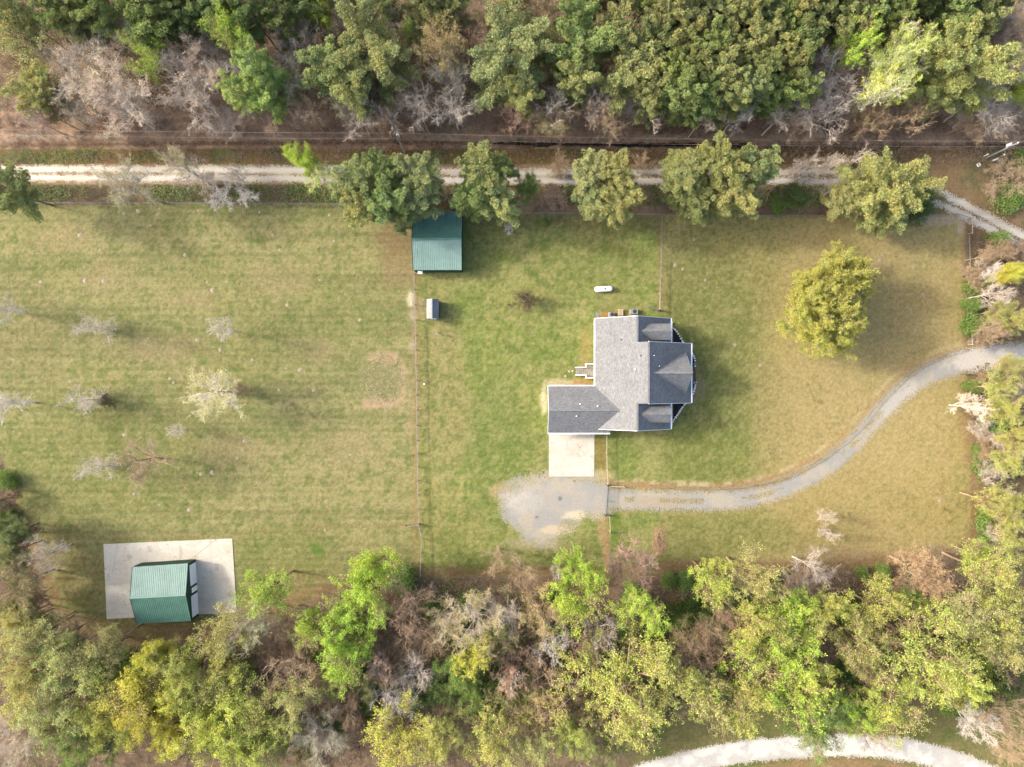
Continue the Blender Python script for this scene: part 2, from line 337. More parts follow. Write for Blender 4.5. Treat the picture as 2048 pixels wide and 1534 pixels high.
def axis(lo, hi, step, far):
    a = list(np.arange(lo, hi+1e-6, step)); s = step; v = hi; out = []
    while v < far: s *= 1.35; v += s; out.append(v)
    return np.array([lo-(o-hi) for o in out][::-1] + a + out)
def grid_mesh(name, xs, ys, zf, cf, mat):
    X, Y = np.meshgrid(xs, ys); Z = zf(X, Y); n, m = X.shape
    b = MB(); idx = np.arange(n*m).reshape(n, m)
    b.add(np.stack([X, Y, Z], -1).reshape(-1, 3), quads=np.stack([idx[:-1, :-1], idx[:-1, 1:], idx[1:, 1:], idx[1:, :-1]], -1).reshape(-1, 4))
    me = b.mesh(name, mat, smooth=True); paint(me, cf(X, Y).reshape(-1, 3)); return me
def paint(me, rgb):
    a = me.color_attributes.new('col', 'FLOAT_COLOR', 'POINT')
    a.data.foreach_set('color', np.hstack([rgb, np.ones((len(rgb), 1))]).astype(np.float32).ravel())
g = link('ground', grid_mesh('ground', axis(-92, 92, .34, 900), axis(-70, 70, .34, 900), gz, ground_colour, M_ground)); tag(g, kind='structure')

def cell_sheet(name, bbox, cell, maskf, colf, z, mat):
    """a thin sheet whose ragged edge follows the mask"""
    x0, x1, y0, y1 = bbox; xs = np.arange(x0, x1, cell); ys = np.arange(y0, y1, cell)
    X, Y = np.meshgrid(xs, ys); keep = maskf(X+cell/2, Y+cell/2) > 0; n, m = X.shape
    VX, VY = np.meshgrid(np.append(xs, xs[-1]+cell), np.append(ys, ys[-1]+cell)); idx = np.arange((n+1)*(m+1)).reshape(n+1, m+1)
    q = np.stack([idx[:-1, :-1], idx[:-1, 1:], idx[1:, 1:], idx[1:, :-1]], -1)[keep]
    used = np.unique(q); re = np.full((n+1)*(m+1), -1); re[used] = np.arange(len(used))
    vx = VX.ravel()[used]; vy = VY.ravel()[used]
    vx = vx + (N1(vx*7.1, vy*7.3)-.5)*cell*.8; vy = vy + (N2(vx*7.7, vy*6.9)-.5)*cell*.8
    b = MB(); b.add(np.stack([vx, vy, np.full(len(vx), z)], -1), quads=re[q])
    me = b.mesh(name, mat); paint(me, colf(vx, vy)); o = link(name, me); tag(o, kind='structure'); return o
def cols(w, a, b): w = np.clip(w, 0, 1)[:, None]; return np.array(a[:3])*(1-w) + np.array(b[:3])*w
def lp(x, y): return 1024 + x/S, 767 - y/S
# the two-track dirt road
ROAD = catmull([(-300,345),(0,347),(350,348),(700,350),(1000,353),(1300,353),(1600,353),(1700,355),(1780,362),(1850,382),(1900,406),(1950,431),(2000,458),(2048,484),(2200,560)], 5)
WN = lambda x, y, a: (np.random.default_rng(5).random(np.shape(x))-.5)*a
def road_d(x, y):
    px, py = lp(x, y); return seg_dist(px, py, ROAD)
def road_mask(x, y):
    dd = road_d(x, y); nf = N3.fbm(x*.9, y*.9, 3); nm = N1.fbm(x*.25, y*.25, 2)
    px, py = lp(x, y); half = 16 + smooth(1650, 1900, px)*2
    edge = half - dd + (nf-.5)*8 + WN(x, y, 7)
    ctr = dd - 1.2 - 9*(nm-.5) + (nf-.5)*10 + WN(x, y, 7)
    return np.where(dd < 6, ctr, edge)
def road_col(x, y):
    dd = road_d(x, y); nf = N3.fbm(x*.8, y*.8, 3); n2 = N2.fbm(x*.08, y*1.2, 3)
    c = cols(smooth(.35, .65, n2), C(228, 220, 208), C(210, 200, 184)); w = np.clip((1-smooth(1, 6, dd))*.4 + smooth(11, 16, dd)*.45, 0, 1)[:, None]
    return c*(1-w) + np.array(C(176, 150, 122)[:3])*w
cell_sheet('dirt_road', (-95, 95, 20, 38), .13, road_mask, road_col, .012, M_gravel)
# the pale gravel road in the south-east corner
SROAD = catmull([(1180,1590),(1270,1556),(1340,1534),(1420,1514),(1500,1502),(1590,1494),(1690,1490),(1780,1495),(1860,1510),(1930,1532),(2048,1580),(2150,1630)], 5)
def s_mask(x, y):
    px, py = lp(x, y); return 23 - seg_dist(px, py, SROAD) + (N3.fbm(x*1.1, y*1.1, 3)-.5)*8 + WN(x, y, 7)
def s_col(x, y):
    px, py = lp(x, y); dd = seg_dist(px, py, SROAD); n = N2.fbm(x*.5, y*.5, 4); c = cols(smooth(.4, .65, n), C(232, 226, 216), C(206, 200, 192))
    w = (smooth(15, 24, dd)*.5)[:, None]; return c*(1-w) + np.array(C(180, 160, 130)[:3])*w
cell_sheet('gravel_road', (5, 100, -76, -58), .14, s_mask, s_col, .012, M_gravel)
# the curving gravel drive and the turning place in front of the garage
DC = catmull(DRIVE, 6)
def drive_mask(x, y):
    px, py = lp(x, y); nf = N3.fbm(x*1.1+3, y*1.1, 3); nm = N1.fbm(x*.35, y*.35, 3); dd = seg_dist(px, py, DC)
    half = 18 + smooth(1850, 1950, px)*5 - smooth(1450, 1560, px)*(1-smooth(1750, 1860, px))*2.5
    a = half - dd + (nf-.5)*8
    strip = dd + (1-smooth(.5, .62, nm))*20 - 2.2 + (nf-.5)*5             # grass tufts down the middle
    a = np.where((dd < 6) & (px > 1235) & (px < 1900), np.minimum(a, strip), a)
    b = poly_sd(px, py, LOT) + 5 + (nf-.5)*16 + (nm-.5)*34
    b = np.minimum(b, np.hypot((px-1142)/1.3, (py-1050))-11+(nf-.5)*14); b = np.minimum(b, np.hypot(px-1024, py-972)-12+(nf-.5)*16)
    return np.maximum(a + WN(x, y, 13), b + WN(x+1, y, 26))
def drive_col(x, y):
    px, py = lp(x, y); n = N2.fbm(x*.35, y*.35, 4); nf = N3.fbm(x*1.4, y*1.4, 2)
    c = cols(smooth(.4, .62, n), C(168, 165, 160), C(182, 173, 158))
    for cx, cy, rx, ry, cc, k in ((1045,1002,34,20,(206,198,184),.7),(1150,1030,22,10,(224,206,178),.9),(1120,1060,40,9,(210,190,162),.8),(1110,1005,80,22,(166,164,162),.5),
            (1960,720,60,26,(212,202,190),.8),(1800,800,40,60,(196,190,182),.6),(1120,998,4,4,(96,92,88),.6),(1074,1034,3,2,(96,92,88),.6),(1149,962,3,2,(100,92,86),.6),(1165,962,3,2,(100,92,86),.6),(1330,1003,60,10,(178,160,132),.6)):
        w = (ell(px, py, cx, cy, rx, ry, nf, .4)*k)[:, None]; c = c*(1-w) + np.array(C(*cc)[:3])*w
    return c
cell_sheet('gravel_driveway', (-4, 92, -28, 8), .12, drive_mask, drive_col, .014, M_gravel)
# standing water in the ditch
M_water = simple('ditch_water', (.012, .010, .008, 1), .25, .3, 2, 8, spec=.5)
def wmask(x, y):
    px, py = lp(x, y); dd = seg_dist(px, py, DITCH); n = N3.fbm(x*.5, y*.5, 3); act = smooth(930, 990, px)*(1-smooth(1500, 1540, px)) + .9*smooth(1960, 1975, px)*(1-smooth(2020, 2032, px)) + .6*smooth(1530, 1540, px)*(1-smooth(1600, 1620, px))
    return act*7.5 - 4.2 - dd + (n-.5)*11 - (1-np.clip(act, 0, 1))*6
b_ = cell_sheet('ditch_water', (-15, 90, 39.2, 42.4), .12, wmask, lambda x, y: np.full((len(x), 3), .02), -.2, M_water)

# ------------------------------------------------------------------ buildings
def corr_mat(name, c, amp=.16):
    m, t, b = new_mat(name, .55); co = objco(t); b.inputs['Specular IOR Level'].default_value = .3
    n = noise(t, .5, 4, .6, co); n2 = noise(t, 3.0, 3, .6, co); rgb = nd(t, 'ShaderNodeRGB'); rgb.outputs[0].default_value = c
    v = nd(t, 'ShaderNodeMath', operation='MULTIPLY'); t.links.new(maprange(t, n, .3, .7, 1-amp, 1+amp), v.inputs[0]); t.links.new(maprange(t, n2, .3, .7, .93, 1.07), v.inputs[1])
    t.links.new(mul(t, rgb.outputs[0], v.outputs[0]), b.inputs['Base Color']); return m
def shingle_mat():
    m, t, b = new_mat('asphalt_shingles', .92); co = objco(t); b.inputs['Specular IOR Level'].default_value = .15
    uv = nd(t, 'ShaderNodeUVMap'); br = nd(t, 'ShaderNodeTexBrick'); t.links.new(uv.outputs[0], br.inputs['Vector'])
    br.inputs['Scale'].default_value = 1.0; br.inputs['Brick Width'].default_value = .34; br.inputs['Row Height'].default_value = .145
    br.inputs['Mortar Size'].default_value = .008; br.inputs['Color1'].default_value = C(152, 152, 152); br.inputs['Color2'].default_value = C(128, 130, 132)
    br.inputs['Mortar'].default_value = C(96, 97, 100); br.offset = .5
    n = noise(t, .7, 4, .65, co); f = noise(t, 7, 3, .7, co); f2 = noise(t, 2.2, 3, .6, co)
    v = nd(t, 'ShaderNodeMath', operation='MULTIPLY'); t.links.new(maprange(t, n, .3, .7, .9, 1.1), v.inputs[0]); t.links.new(maprange(t, f, .3, .7, .84, 1.16), v.inputs[1])
    v2 = nd(t, 'ShaderNodeMath', operation='MULTIPLY'); t.links.new(v.outputs[0], v2.inputs[0]); t.links.new(maprange(t, f2, .3, .7, .9, 1.1), v2.inputs[1])
    t.links.new(mul(t, br.outputs['Color'], v2.outputs[0]), b.inputs['Base Color']); bump(t, b, f, .5, .02); return m
def siding_mat(name, c):
    m, t, b = new_mat(name, .6); co = objco(t); w = nd(t, 'ShaderNodeTexWave', wave_type='BANDS', bands_direction='Z', wave_profile='SAW')
    t.links.new(co, w.inputs['Vector']); w.inputs['Scale'].default_value = 1.6; b.inputs['Base Color'].default_value = c
    bump(t, b, w.outputs['Fac'], .6, .02); return m
M_shingle = shingle_mat()
M_green = corr_mat('green_ribbed_metal', C(116,156,140)); M_greendk = corr_mat('dark_green_metal_cladding', C(34, 84, 66))
M_greensheen = corr_mat('sheen_toned_green_ribbed_metal', C(140, 170, 158), .14); M_greend = corr_mat('sheenless_green_ribbed_metal', C(96, 142, 126), .16)  # sheen of the camera-facing slopes painted into the lighter green, darker copy opposite
M_white = simple('white_paint', (.78, .78, .77, 1), .5, .06); M_trim = simple('white_trim', (.72, .74, .76, 1), .45, .05)
M_gwhite = simple('white_metal', (.66, .68, .72, 1), .35, .08, spec=.5)
M_siding = siding_mat('vinyl_siding', (.55, .54, .5, 1)); M_glass = simple('window_glass', (.03, .04, .05, 1), .08, .1, spec=.6)
M_wood = simple('weathered_wood', C(160, 144, 122), .9, .3, 2, 14); M_woodgrey = simple('grey_weathered_wood', C(164, 156, 142), .9, .3, 2, 14)
M_woodnew = simple('pale_timber', C(214, 190, 158), .8, .2, 2, 14); M_brick = simple('red_brick', C(150, 106, 92), .9, .3, 3, 10)
M_steel = simple('galvanised_steel', C(138, 146, 154), .5, .15, spec=.5); M_dark = simple('dark_plastic', (.03, .03, .035, 1), .5)
M_stone = simple('edging_stone', C(236, 230, 218, .8), .9, .25, 4, 20); M_mulch = simple('dark_mulch', (.018, .017, .016, 1), .95, .5, 2, 14)
M_black = simple('black_metal', (.02, .02, .02, 1), .5); M_unit = simple('grey_cabinet_paint', C(150, 160, 166), .5, .1)
M_rust = simple('rust_brown_wood', C(150, 108, 84), .9, .3)
def conc_mat():
    m, t, b = new_mat('concrete', .9); co = objco(t); b.inputs['Specular IOR Level'].default_value = .15
    a = noise(t, .22, 5, .65, co); f = noise(t, 5, 3, .7, co); g_ = noise(t, .8, 5, .7, co)
    sc = nd(t, 'ShaderNodeMapping'); sc.inputs['Scale'].default_value = (.5, 3.0, 1); t.links.new(co, sc.inputs[0]); st = noise(t, .9, 3, .6, sc.outputs[0])
    c1 = mix(t, maprange(t, a, .35, .65, 0, 1), C(226, 219, 204), C(210, 200, 180)); c2 = mix(t, maprange(t, g_, .5, .74, 0, .5), c1, C(186, 176, 154))
    c3 = mix(t, maprange(t, st, .45, .7, 0, .4), c2, C(228, 222, 206))
    cr = nd(t, 'ShaderNodeTexVoronoi', feature='DISTANCE_TO_EDGE'); cr.inputs['Scale'].default_value = .16; t.links.new(co, cr.inputs['Vector'])
    blot = noise(t, .55, 4, .7, co)
    c4 = mix(t, maprange(t, blot, .58, .66, 0, .45), c3, C(150, 138, 116)); c5 = mix(t, maprange(t, cr.outputs['Distance'], .0, .006, .35, 0), c4, C(110, 100, 84))
    t.links.new(mul(t, c5, maprange(t, f, .3, .7, .9, 1.1)), b.inputs['Base Color']); return m
M_conc = conc_mat()

def slope_uv(me, ridge):
    """UVs in metres, u along the ridge and v up the slope"""
    uv = me.uv_layers.new(name='UVMap'); r = Vector(ridge).normalized()
    for p in me.polygons:
        up = p.normal.cross(r)
        for li in p.loop_indices:
            co = me.vertices[me.loops[li].vertex_index].co; uv.data[li].uv = (co.dot(r), co.dot(up))
def roof_part(name, polys, ridge, parent, mat, t=.16, label=None):
    b = MB(); [b.slab(p, t) for p in polys]; o = b.build(name, mat, parent); slope_uv(o.data, ridge)
    if label: o['label'] = label
    return o
def window(parent, c, w, h, axis_, name='window'):
    """frame standing 3 cm proud of the wall with a pane set in it"""
    b = MB(); fw = .09; x, y, z = c
    dims = [(w, fw, 0, h/2-fw/2), (w, fw, 0, -h/2+fw/2), (fw, h-2*fw, -w/2+fw/2, 0), (fw, h-2*fw, w/2-fw/2, 0), (w-2*fw, .05, 0, 0)]
    for dw, dh, ow, oh in dims:
        if axis_ == 'x': b.box((x, y+ow, z+oh), (.07, dw, dh))
        else: b.box((x+ow, y, z+oh), (dw, .07, dh))
    f = b.build(name, M_trim, parent)
    part_box('pane', c, (.03, w-2*fw, h-2*fw) if axis_ == 'x' else (w-2*fw, .03, h-2*fw), M_glass, f); return f

# --- the house
P = .71; XW, XR, XM, XE, XEM = 13.78, 20.04, 21.62, 26.35, 29.72
YN, YS, YMN, YMS = 10.79, -7.55, 6.64, -3.2; ZE = 3.0
zr, zm = ZE+P*(XR-XW), ZE+P*(XM-XW)
house = empty('house', (0, 0, 0)); tag(house, 'large grey shingled house with front gable, two dormers and attached garage wing', 'house')
GX0, GYN, GYS, GYR = 5.98, -.42, -8.22, -4.32
zg = ZE-.1; zgr = zg + P*(GYN-GYR); xv = XW + (zgr-ZE)/P
roof = roof_part('roof', [
    [(XW,YS,ZE),(XR,YS,zr),(XR,YMS,zr),(XR,YMN,zr),(XR,YN,zr),(XW,YN,ZE)],
    [(XR,YMS,zr),(XM,YMS,zm),(XM,YMN,zm),(XR,YMN,zr)]], (0, 1, 0), house, M_shingle, label='pale western slope of the main roof')
roof_part('roof', [[(XR,YMN,zr),(XE,YMN,ZE),(XE,YN,ZE),(XR,YN,zr)]], (0, 1, 0), house, M_shingle, label='north-east slope behind the north dormer')
roof_part('roof', [[(XR,YS,zr),(XE,YS,ZE),(XE,YMS,ZE),(XR,YMS,zr)]], (0, 1, 0), house, M_shingle, label='south-east slope behind the south dormer')
roof_part('roof', [[(XM,YMS,zm),(XEM,YMS,ZE+.05),(XEM,YMN,ZE+.05),(XM,YMN,zm)]], (0, 1, 0), house, M_shingle, label='big eastern slope carrying the front gable')
# garage wing, mitred into the western slope
xs_ = XW + (zg + P*(YS-GYS)-ZE)/P                          # where the garage slope leaves the main roof's edge
groof = roof_part('garage_roof', [[(GX0,GYR,zgr),(xv,GYR,zgr),(XW-.1,GYN,zg),(GX0,GYN,zg)]], (1, 0, 0), house, M_shingle)
roof_part('garage_roof', [[(GX0,GYS,zg),(XW+2.5,GYS,zg),(XW+2.5,YS-.02,zg+P*(YS-GYS-.02)),(xs_,YS-.02,zg+P*(YS-GYS-.02)),(xv,GYR,zgr),(GX0,GYR,zgr)]], (1, 0, 0), house, M_shingle)
# dormers
def dormer(yc, hw):
    e = empty('dormer', (0, 0, 0)); e.parent = house; zt = 7.15; zl = zt - hw*.95; x1 = XE-.95
    xa = XR + (zr-zt)/P; xb = XR + (zr-zl)/P
    roof_part('dormer_roof', [[(xa,yc,zt+.02),(xb,yc-hw,zl+.02),(x1+.1,yc-hw,zl+.02),(x1+.1,yc,zt+.02)]], (1, 0, 0), e, M_shingle, .12)
    roof_part('dormer_roof', [[(xa,yc,zt+.02),(x1+.1,yc,zt+.02),(x1+.1,yc+hw,zl+.02),(xb,yc+hw,zl+.02)]], (1, 0, 0), e, M_shingle, .12)
    b = MB(); w = hw-.15; xf = x1-.15
    z0 = zr - P*(xf-XR)
    b.add([(xf,yc-w,z0-.2),(xf,yc+w,z0-.2),(xf,yc+w,zl-.02),(xf,yc,zt-.2),(xf,yc-w,zl-.02)], tris=[[0,1,2],[0,2,3],[0,3,4]])
    for s in (-1, 1):
        xs0 = XR + (zr-zl)/P
        b.add([(xf,yc+s*w,z0-.2),(xf,yc+s*w,zl-.03),(xs0,yc+s*w,zl-.03)], tris=[[0,1,2]])
    b.build('wall', M_siding, e); window(e, (xf+.04, yc, (z0+zl)/2+.2), .9, 1.2, 'x')
    bb = MB(); bb.bar((x1+.12,yc-hw,zl-.05),(x1+.12,yc,zt-.05),.05,.16); bb.bar((x1+.12,yc,zt-.05),(x1+.12,yc+hw,zl-.05),.05,.16); bb.build('trim', M_unit, e)
dormer(8.38, 1.32); dormer(-4.97, 1.34)
# the big front gable
yc, zf = 1.75, 7.9; hn, hs = 3.6, 3.62; xa = XM + (zm-zf)/P; sl = 4.25/3.6; zb = zf-4.25; xc = XM+(zm-zb)/P
fg = empty('front_gable', (0, 0, 0)); fg.parent = house
roof_part('gable_roof', [[(xa,yc,zf+.03),(xc,yc-hs,zb+.03),(28.72,yc,zf+.03)]], (1, 0, 0), fg, M_shingle, .14)
roof_part('gable_roof', [[(xa,yc,zf+.03),(28.72,yc,zf+.03),(xc,yc+hn,zb+.03)]], (1, 0, 0), fg, M_shingle, .14)
b = MB(); b.add([(28.6,yc-3.2,zm-P*(28.6-XM)-.1),(28.6,yc+3.2,zm-P*(28.6-XM)-.1),(28.6,yc,zf-.25)], tris=[[0,1,2]]); b.build('wall', M_siding, fg)
b = MB(); b.bar((xc+.05,yc-hs,zb-.1),(28.78,yc,zf-.07),.06,.18); b.bar((28.78,yc,zf-.07),(xc+.05,yc+hn,zb-.1),.06,.18); b.build('trim', M_unit, fg)
window(fg, (28.66, yc, 5.6), 1.3, 1.3, 'x')
# walls
def wallbox(x0, x1, y0, y1, z1):
    b = MB(); b.box(((x0+x1)/2, (y0+y1)/2, z1/2), (x1-x0, y1-y0, z1)); return b
b = wallbox(XW+.45, XE-2.2, YS+.3, YN-.3, ZE-.05)
def gable(b, y, xa_, za, xr_, zr_, xb_, zb_): b.add([(xa_,y,za),(xr_,y,zr_),(xb_,y,zb_)], tris=[[0,1,2]])
for y in (YN-.31, YS+.31): gable(b, y, XW+.4, ZE-.1, XR, zr-.2, XE-.4, ZE-.1)
for y in (YMN-.31, YMS+.31): gable(b, y, XW+.4, ZE-.1, XM, zm-.2, XEM-.4, ZE-.1)
b.build('wall', M_siding, house)
b = wallbox(GX0+.3, XW+.44, GYS+.5, GYN-.45, ZE-.15); b.add([(GX0+.31,GYS+.5,ZE-.16),(GX0+.31,GYN-.45,ZE-.16),(GX0+.31,GYR,zgr-.22)], tris=[[0,1,2]]); b.build('garage_wall', M_siding, house)
for y0, z in ((9.0, 1.8), (5.2, 1.8), (-1.6, 1.8)): window(house, (XW+.42, y0, z), 1.1, 1.4, 'x')
for x0 in (16.2, 19.0, 22.0): window(house, (x0, YN-.27, 1.8), 1.0, 1.4, 'y'); window(house, (x0, YS+.27, 1.8), 1.0, 1.4, 'y')
dr = part_box('door', (XW+.41, 1.95, 1.75), (.06, 1.0, 2.05), M_white, house); part_box('handle', (XW+.36, 1.6, 1.7), (.05, .04, .14), M_steel, dr)
dr = part_box('door', (XE-2.17, 1.7, 1.6), (.06, 1.1, 2.1), M_rust, house); part_box('handle', (XE-2.12, 1.3, 1.6), (.05, .04, .14), M_steel, dr)
for x0 in (8.2, 11.6):
    gd = part_box('garage_door', (x0, GYS+.47, 1.15), (2.7, .06, 2.2), M_white, house)
    for k in range(4):
        part_box('panel', (x0, GYS+.425, .4+k*.52), (2.5, .02, .42), M_trim, gd)
# porch posts and beam under the eastern eaves
for y0 in (-7.2, -3.6, -.9, 4.3, 6.2, 10.4): part_box('porch_post', ((XEM if YMS < y0 < YMN else XE)-.35, y0, 1.5), (.16, .16, 2.9), M_white, house)
part_box('porch_deck', (25.5, 1.65, .16), (3.6, 17.6, .3), M_conc, house)
part_box('porch_deck', (28.35, 1.65, .13), (2.1, 9.4, .24), M_conc, house)
# gutters and rakes
def gutter(p, q, nm='gutter', w=.13, h=.12): b = MB(); b.bar(p, q, w, h); return b.build(nm, M_trim, house)
gutter((XW-.09,GYN+.02,ZE-.03),(XW-.09,YN,ZE-.03), w=.18); gutter((XE+.09,YMN,ZE-.03),(XE+.09,YN,ZE-.03), w=.2); gutter((XE+.09,YS,ZE-.03),(XE+.09,YMS,ZE-.03), w=.2)
gutter((XEM+.09,YMS,ZE+.02),(XEM+.09,YMN,ZE+.02), w=.2); gutter((GX0,GYS-.09,zg-.03),(XW+2.5,GYS-.09,zg-.03), w=.18); gutter((GX0,GYN+.08,zg-.03),(XW-.1,GYN+.08,zg-.03), w=.16)
def rake(p, q): gutter(p, q, 'rake_board', .05, .2)
rake((XW,YN+.03,ZE-.1),(XR,YN+.03,zr-.1)); rake((XR,YN+.03,zr-.1),(XE,YN+.03,ZE-.1)); rake((XW,YS-.03,ZE-.1),(XR,YS-.03,zr-.1)); rake((XR,YS-.03,zr-.1),(XE,YS-.03,ZE-.1))
rake((GX0-.03,GYS,zg-.1),(GX0-.03,GYR,zgr-.1)); rake((GX0-.03,GYR,zgr-.1),(GX0-.03,GYN,zg-.1))
rake((XM,YMN+.03,zm-.1),(XEM,YMN+.03,ZE-.05)); rake((XM,YMS-.03,zm-.1),(XEM,YMS-.03,ZE-.05))
for p, q in (((XM,YMS,zm+.03),(XM,YMN,zm+.03)), ((XR,YMN,zr+.03),(XR,YN,zr+.03)), ((XR,YS,zr+.03),(XR,YMS,zr+.03)), ((GX0,GYR,zgr+.03),(xv,GYR,zgr+.03)), ((xa,yc,zf+.05),(28.72,yc,zf+.05))):
    b = MB(); b.bar(p, q, .3, .05); o = b.build('ridge_cap', M_shingle, house); slope_uv(o.data, Vector(q)-Vector(p))
# vents and pipes standing on the roof
def on_west(px, py):
    z = 5.0
    for _ in range(6): x = W(px, py, z)[0]; z = ZE + P*(x-XW)
    return W(px, py, z)
for (px, py, cc) in ((1241,679,'b'),(1280,711,'b'),(1270,738,'w')):
    x, y, z = on_west(px, py); b = MB(); b.tube([(x,y,z-.1),(x,y,z+.35)], .07 if cc == 'w' else .1, 8); b.lathe([(.001,.05),(.13,.02),(.13,-.08)], 10, (x,y,z)); b.build('vent_pipe', M_white if cc == 'w' else M_steel, house)
for (px, py) in ((1195,812),(1160,808),(1153,832)):
    y = W(px, py, 5)[1]; z = zgr - P*abs(y-GYR); x, y, z = W(px, py, z); b = MB(); b.tube([(x,y,z-.1),(x,y,z+.3)], .07, 8); b.lathe([(.001,.05),(.11,.02),(.11,-.08)], 10, (x,y,z)); b.build('vent_pipe', M_white, house)
for (px, py) in ((1308,711),(1320,732)):
    x, y = W(px, py, 8)[:2]; z = zm - P*(x-XM); b = MB(); b.tube([(x,y,z-.1),(x,y,z+.3)], .07, 8); b.build('vent_pipe', M_white, house)
b = MB(); b.bar((XR+.06,8.3,zr+.01),(XR+.06,9.75,zr+.01),.1,.03); b.build('bare_ridge_board', M_woodnew, house)

# --- back deck and steps (a thing by itself, standing against the west wall)
dk = empty('back_deck', (0, 0, 0)); tag(dk, 'grey timber deck with white railings and steps against the west wall', 'deck')
dx0, dx1, dy0, dy1, dz = W(1171,0,.8)[0], XW+.42, W(0,756,.8)[1], W(0,728,.8)[1], .8
n = 16
for k in range(n): 
    y0 = dy0 + (dy1-dy0)*(k+.5)/n; part_box('deck_board', ((dx0+dx1)/2, y0, dz), (dx1-dx0, (dy1-dy0)/n-.015, .04), M_woodgrey, dk)
sy0, sy1 = W(0,750,.4)[1], W(0,735,.4)[1]
for k in range(5): part_box('tread', (dx0-.16-.32*k, (sy0+sy1)/2, dz-.13-.15*k), (.29, sy1-sy0-.1, .04), M_woodgrey, dk)
for y0 in (sy0, sy1): b = MB(); b.bar((dx0,y0,dz+.75),(dx0-1.7,y0,.85),.1,.06); b.bar((dx0,y0,dz+.2),(dx0-1.7,y0,.2),.05,.06); [b.bar((dx0-.05-q*.27,y0,.1),(dx0-.05-q*.27,y0,dz+.75-q*.12),.04,.04) for q in range(7)]; b.build('stair_rail', M_white, dk)
for p, q in (((dx0,dy0),(dx1,dy0)),((dx0,dy1),(dx1,dy1)),((dx0,dy0),(dx0,sy0)),((dx0,dy1),(dx0,sy1))):
    b = MB(); b.bar((*p,dz+.9),(*q,dz+.9),.1,.05); b.bar((*p,dz+.12),(*q,dz+.12),.05,.05); L = math.dist(p, q); m = max(2, int(L/.14))
    [b.bar((p[0]+(q[0]-p[0])*i/m,p[1]+(q[1]-p[1])*i/m,dz+.1),(p[0]+(q[0]-p[0])*i/m,p[1]+(q[1]-p[1])*i/m,dz+.9),.03,.03) for i in range(m+1)]; b.build('railing', M_white, dk)
for p in ((dx0,dy0),(dx0,dy1),(dx0,sy0),(dx0,sy1)): part_box('post', (*p, .85), (.1, .1, 1.75), M_white, dk)
M_mound0 = simple('pale_flagstone', C(196, 180, 160), .95)
for i, (px, py) in enumerate(((1138,742.5),(1145,742),(1131,752))):
    x, y, z = W(px, py); b = MB(); b.lathe([(.001,.05),(.19,.05),(.21,.0)], 8, (x,y,z)); o = b.build('stepping_stone', M_mound0)
    tag(o, ('pale stepping stone in the middle, between the deck steps and a lone stone','pale stepping stone nearest the deck steps','pale stepping stone farthest from the deck steps')[i], 'stepping stone', 'stepping stones below the deck steps')
# --- stoop and cooling units on the north side
st = empty('side_stoop', W(1240, 626, 0)); tag(st, 'narrow pale timber stoop against the north wall between the two cooling units', 'stoop')
for k in range(5): part_box('board', (-.36+k*.18, .05, .55), (.165, 1.1, .04), M_woodnew, st)
for sx in (-.42, .42):
    for sy in (-.4, .5): part_box('leg', (sx, sy, .27), (.09, .09, .53), M_woodnew, st)
part_box('rail', (-.46, .05, .9), (.06, 1.1, .06), M_woodnew, st)
def ac(px, py, w, label):
    e = empty('cooling_unit', W(px, py, 0)); tag(e, label, 'cooling unit', 'cooling units by the north wall')
    part_box('pad', (0, 0, .04), (w+.12, .92, .08), M_conc, e); body = part_box('cabinet', (0, 0, .48), (w, .8, .8), M_unit, e)
    b = MB(); b.lathe([(.3,.0),(.33,.02),(.3,.04),(.28,.02)], 20, (.05, .02, .89)); [b.bar((.05-.3*math.cos(a),.02-.3*math.sin(a),.91),(.05+.3*math.cos(a),.02+.3*math.sin(a),.91),.015,.015) for a in np.arange(6)*PI/6]; b.build('fan_grille', M_black, e)
    b = MB(); b.lathe([(.001,.012),(.28,.012)], 20, (.05,.02,.875)); b.build('fan_opening', M_dark, e)
    b = MB(); [b.bar((.05,.02,.895),(.05+.24*math.cos(a),.02+.24*math.sin(a),.895),.09,.01) for a in (0.3, 2.4, 4.5)]; b.build('fan_blade', M_steel, e)
ac(1222.5, 630, .85, 'grey cooling unit half under the eave, left of the stoop'); ac(1267, 624, 1.2, 'wider grey cooling unit with black fan ring, right of the stoop')
# --- satellite dish
e = empty('satellite_dish', W(1190, 632, 0)); tag(e, 'white satellite dish on a short mast at the house\'s north-west corner', 'satellite dish')
b = MB(); b.tube([(0,0,0),(0,0,1.6)], .03, 8); b.build('mast', M_steel, e)
b = MB(); b.lathe([(.001,0),(.2,.03),(.36,.1),(.38,.1),(.36,.08),(.2,.01),(.001,-.02)], 20); o = b.build('reflector', M_white, e); o.location = (.12, .1, 1.75); o.rotation_euler = (.2, math.radians(52), .45); o.scale = (1, 1.25, 1)
b = MB(); b.bar((.1,0,1.6),(.75,.1,1.7),.03,.03); b.box((.78,.1,1.72),(.1,.08,.08)); b.build('receiver_arm', M_steel, e)
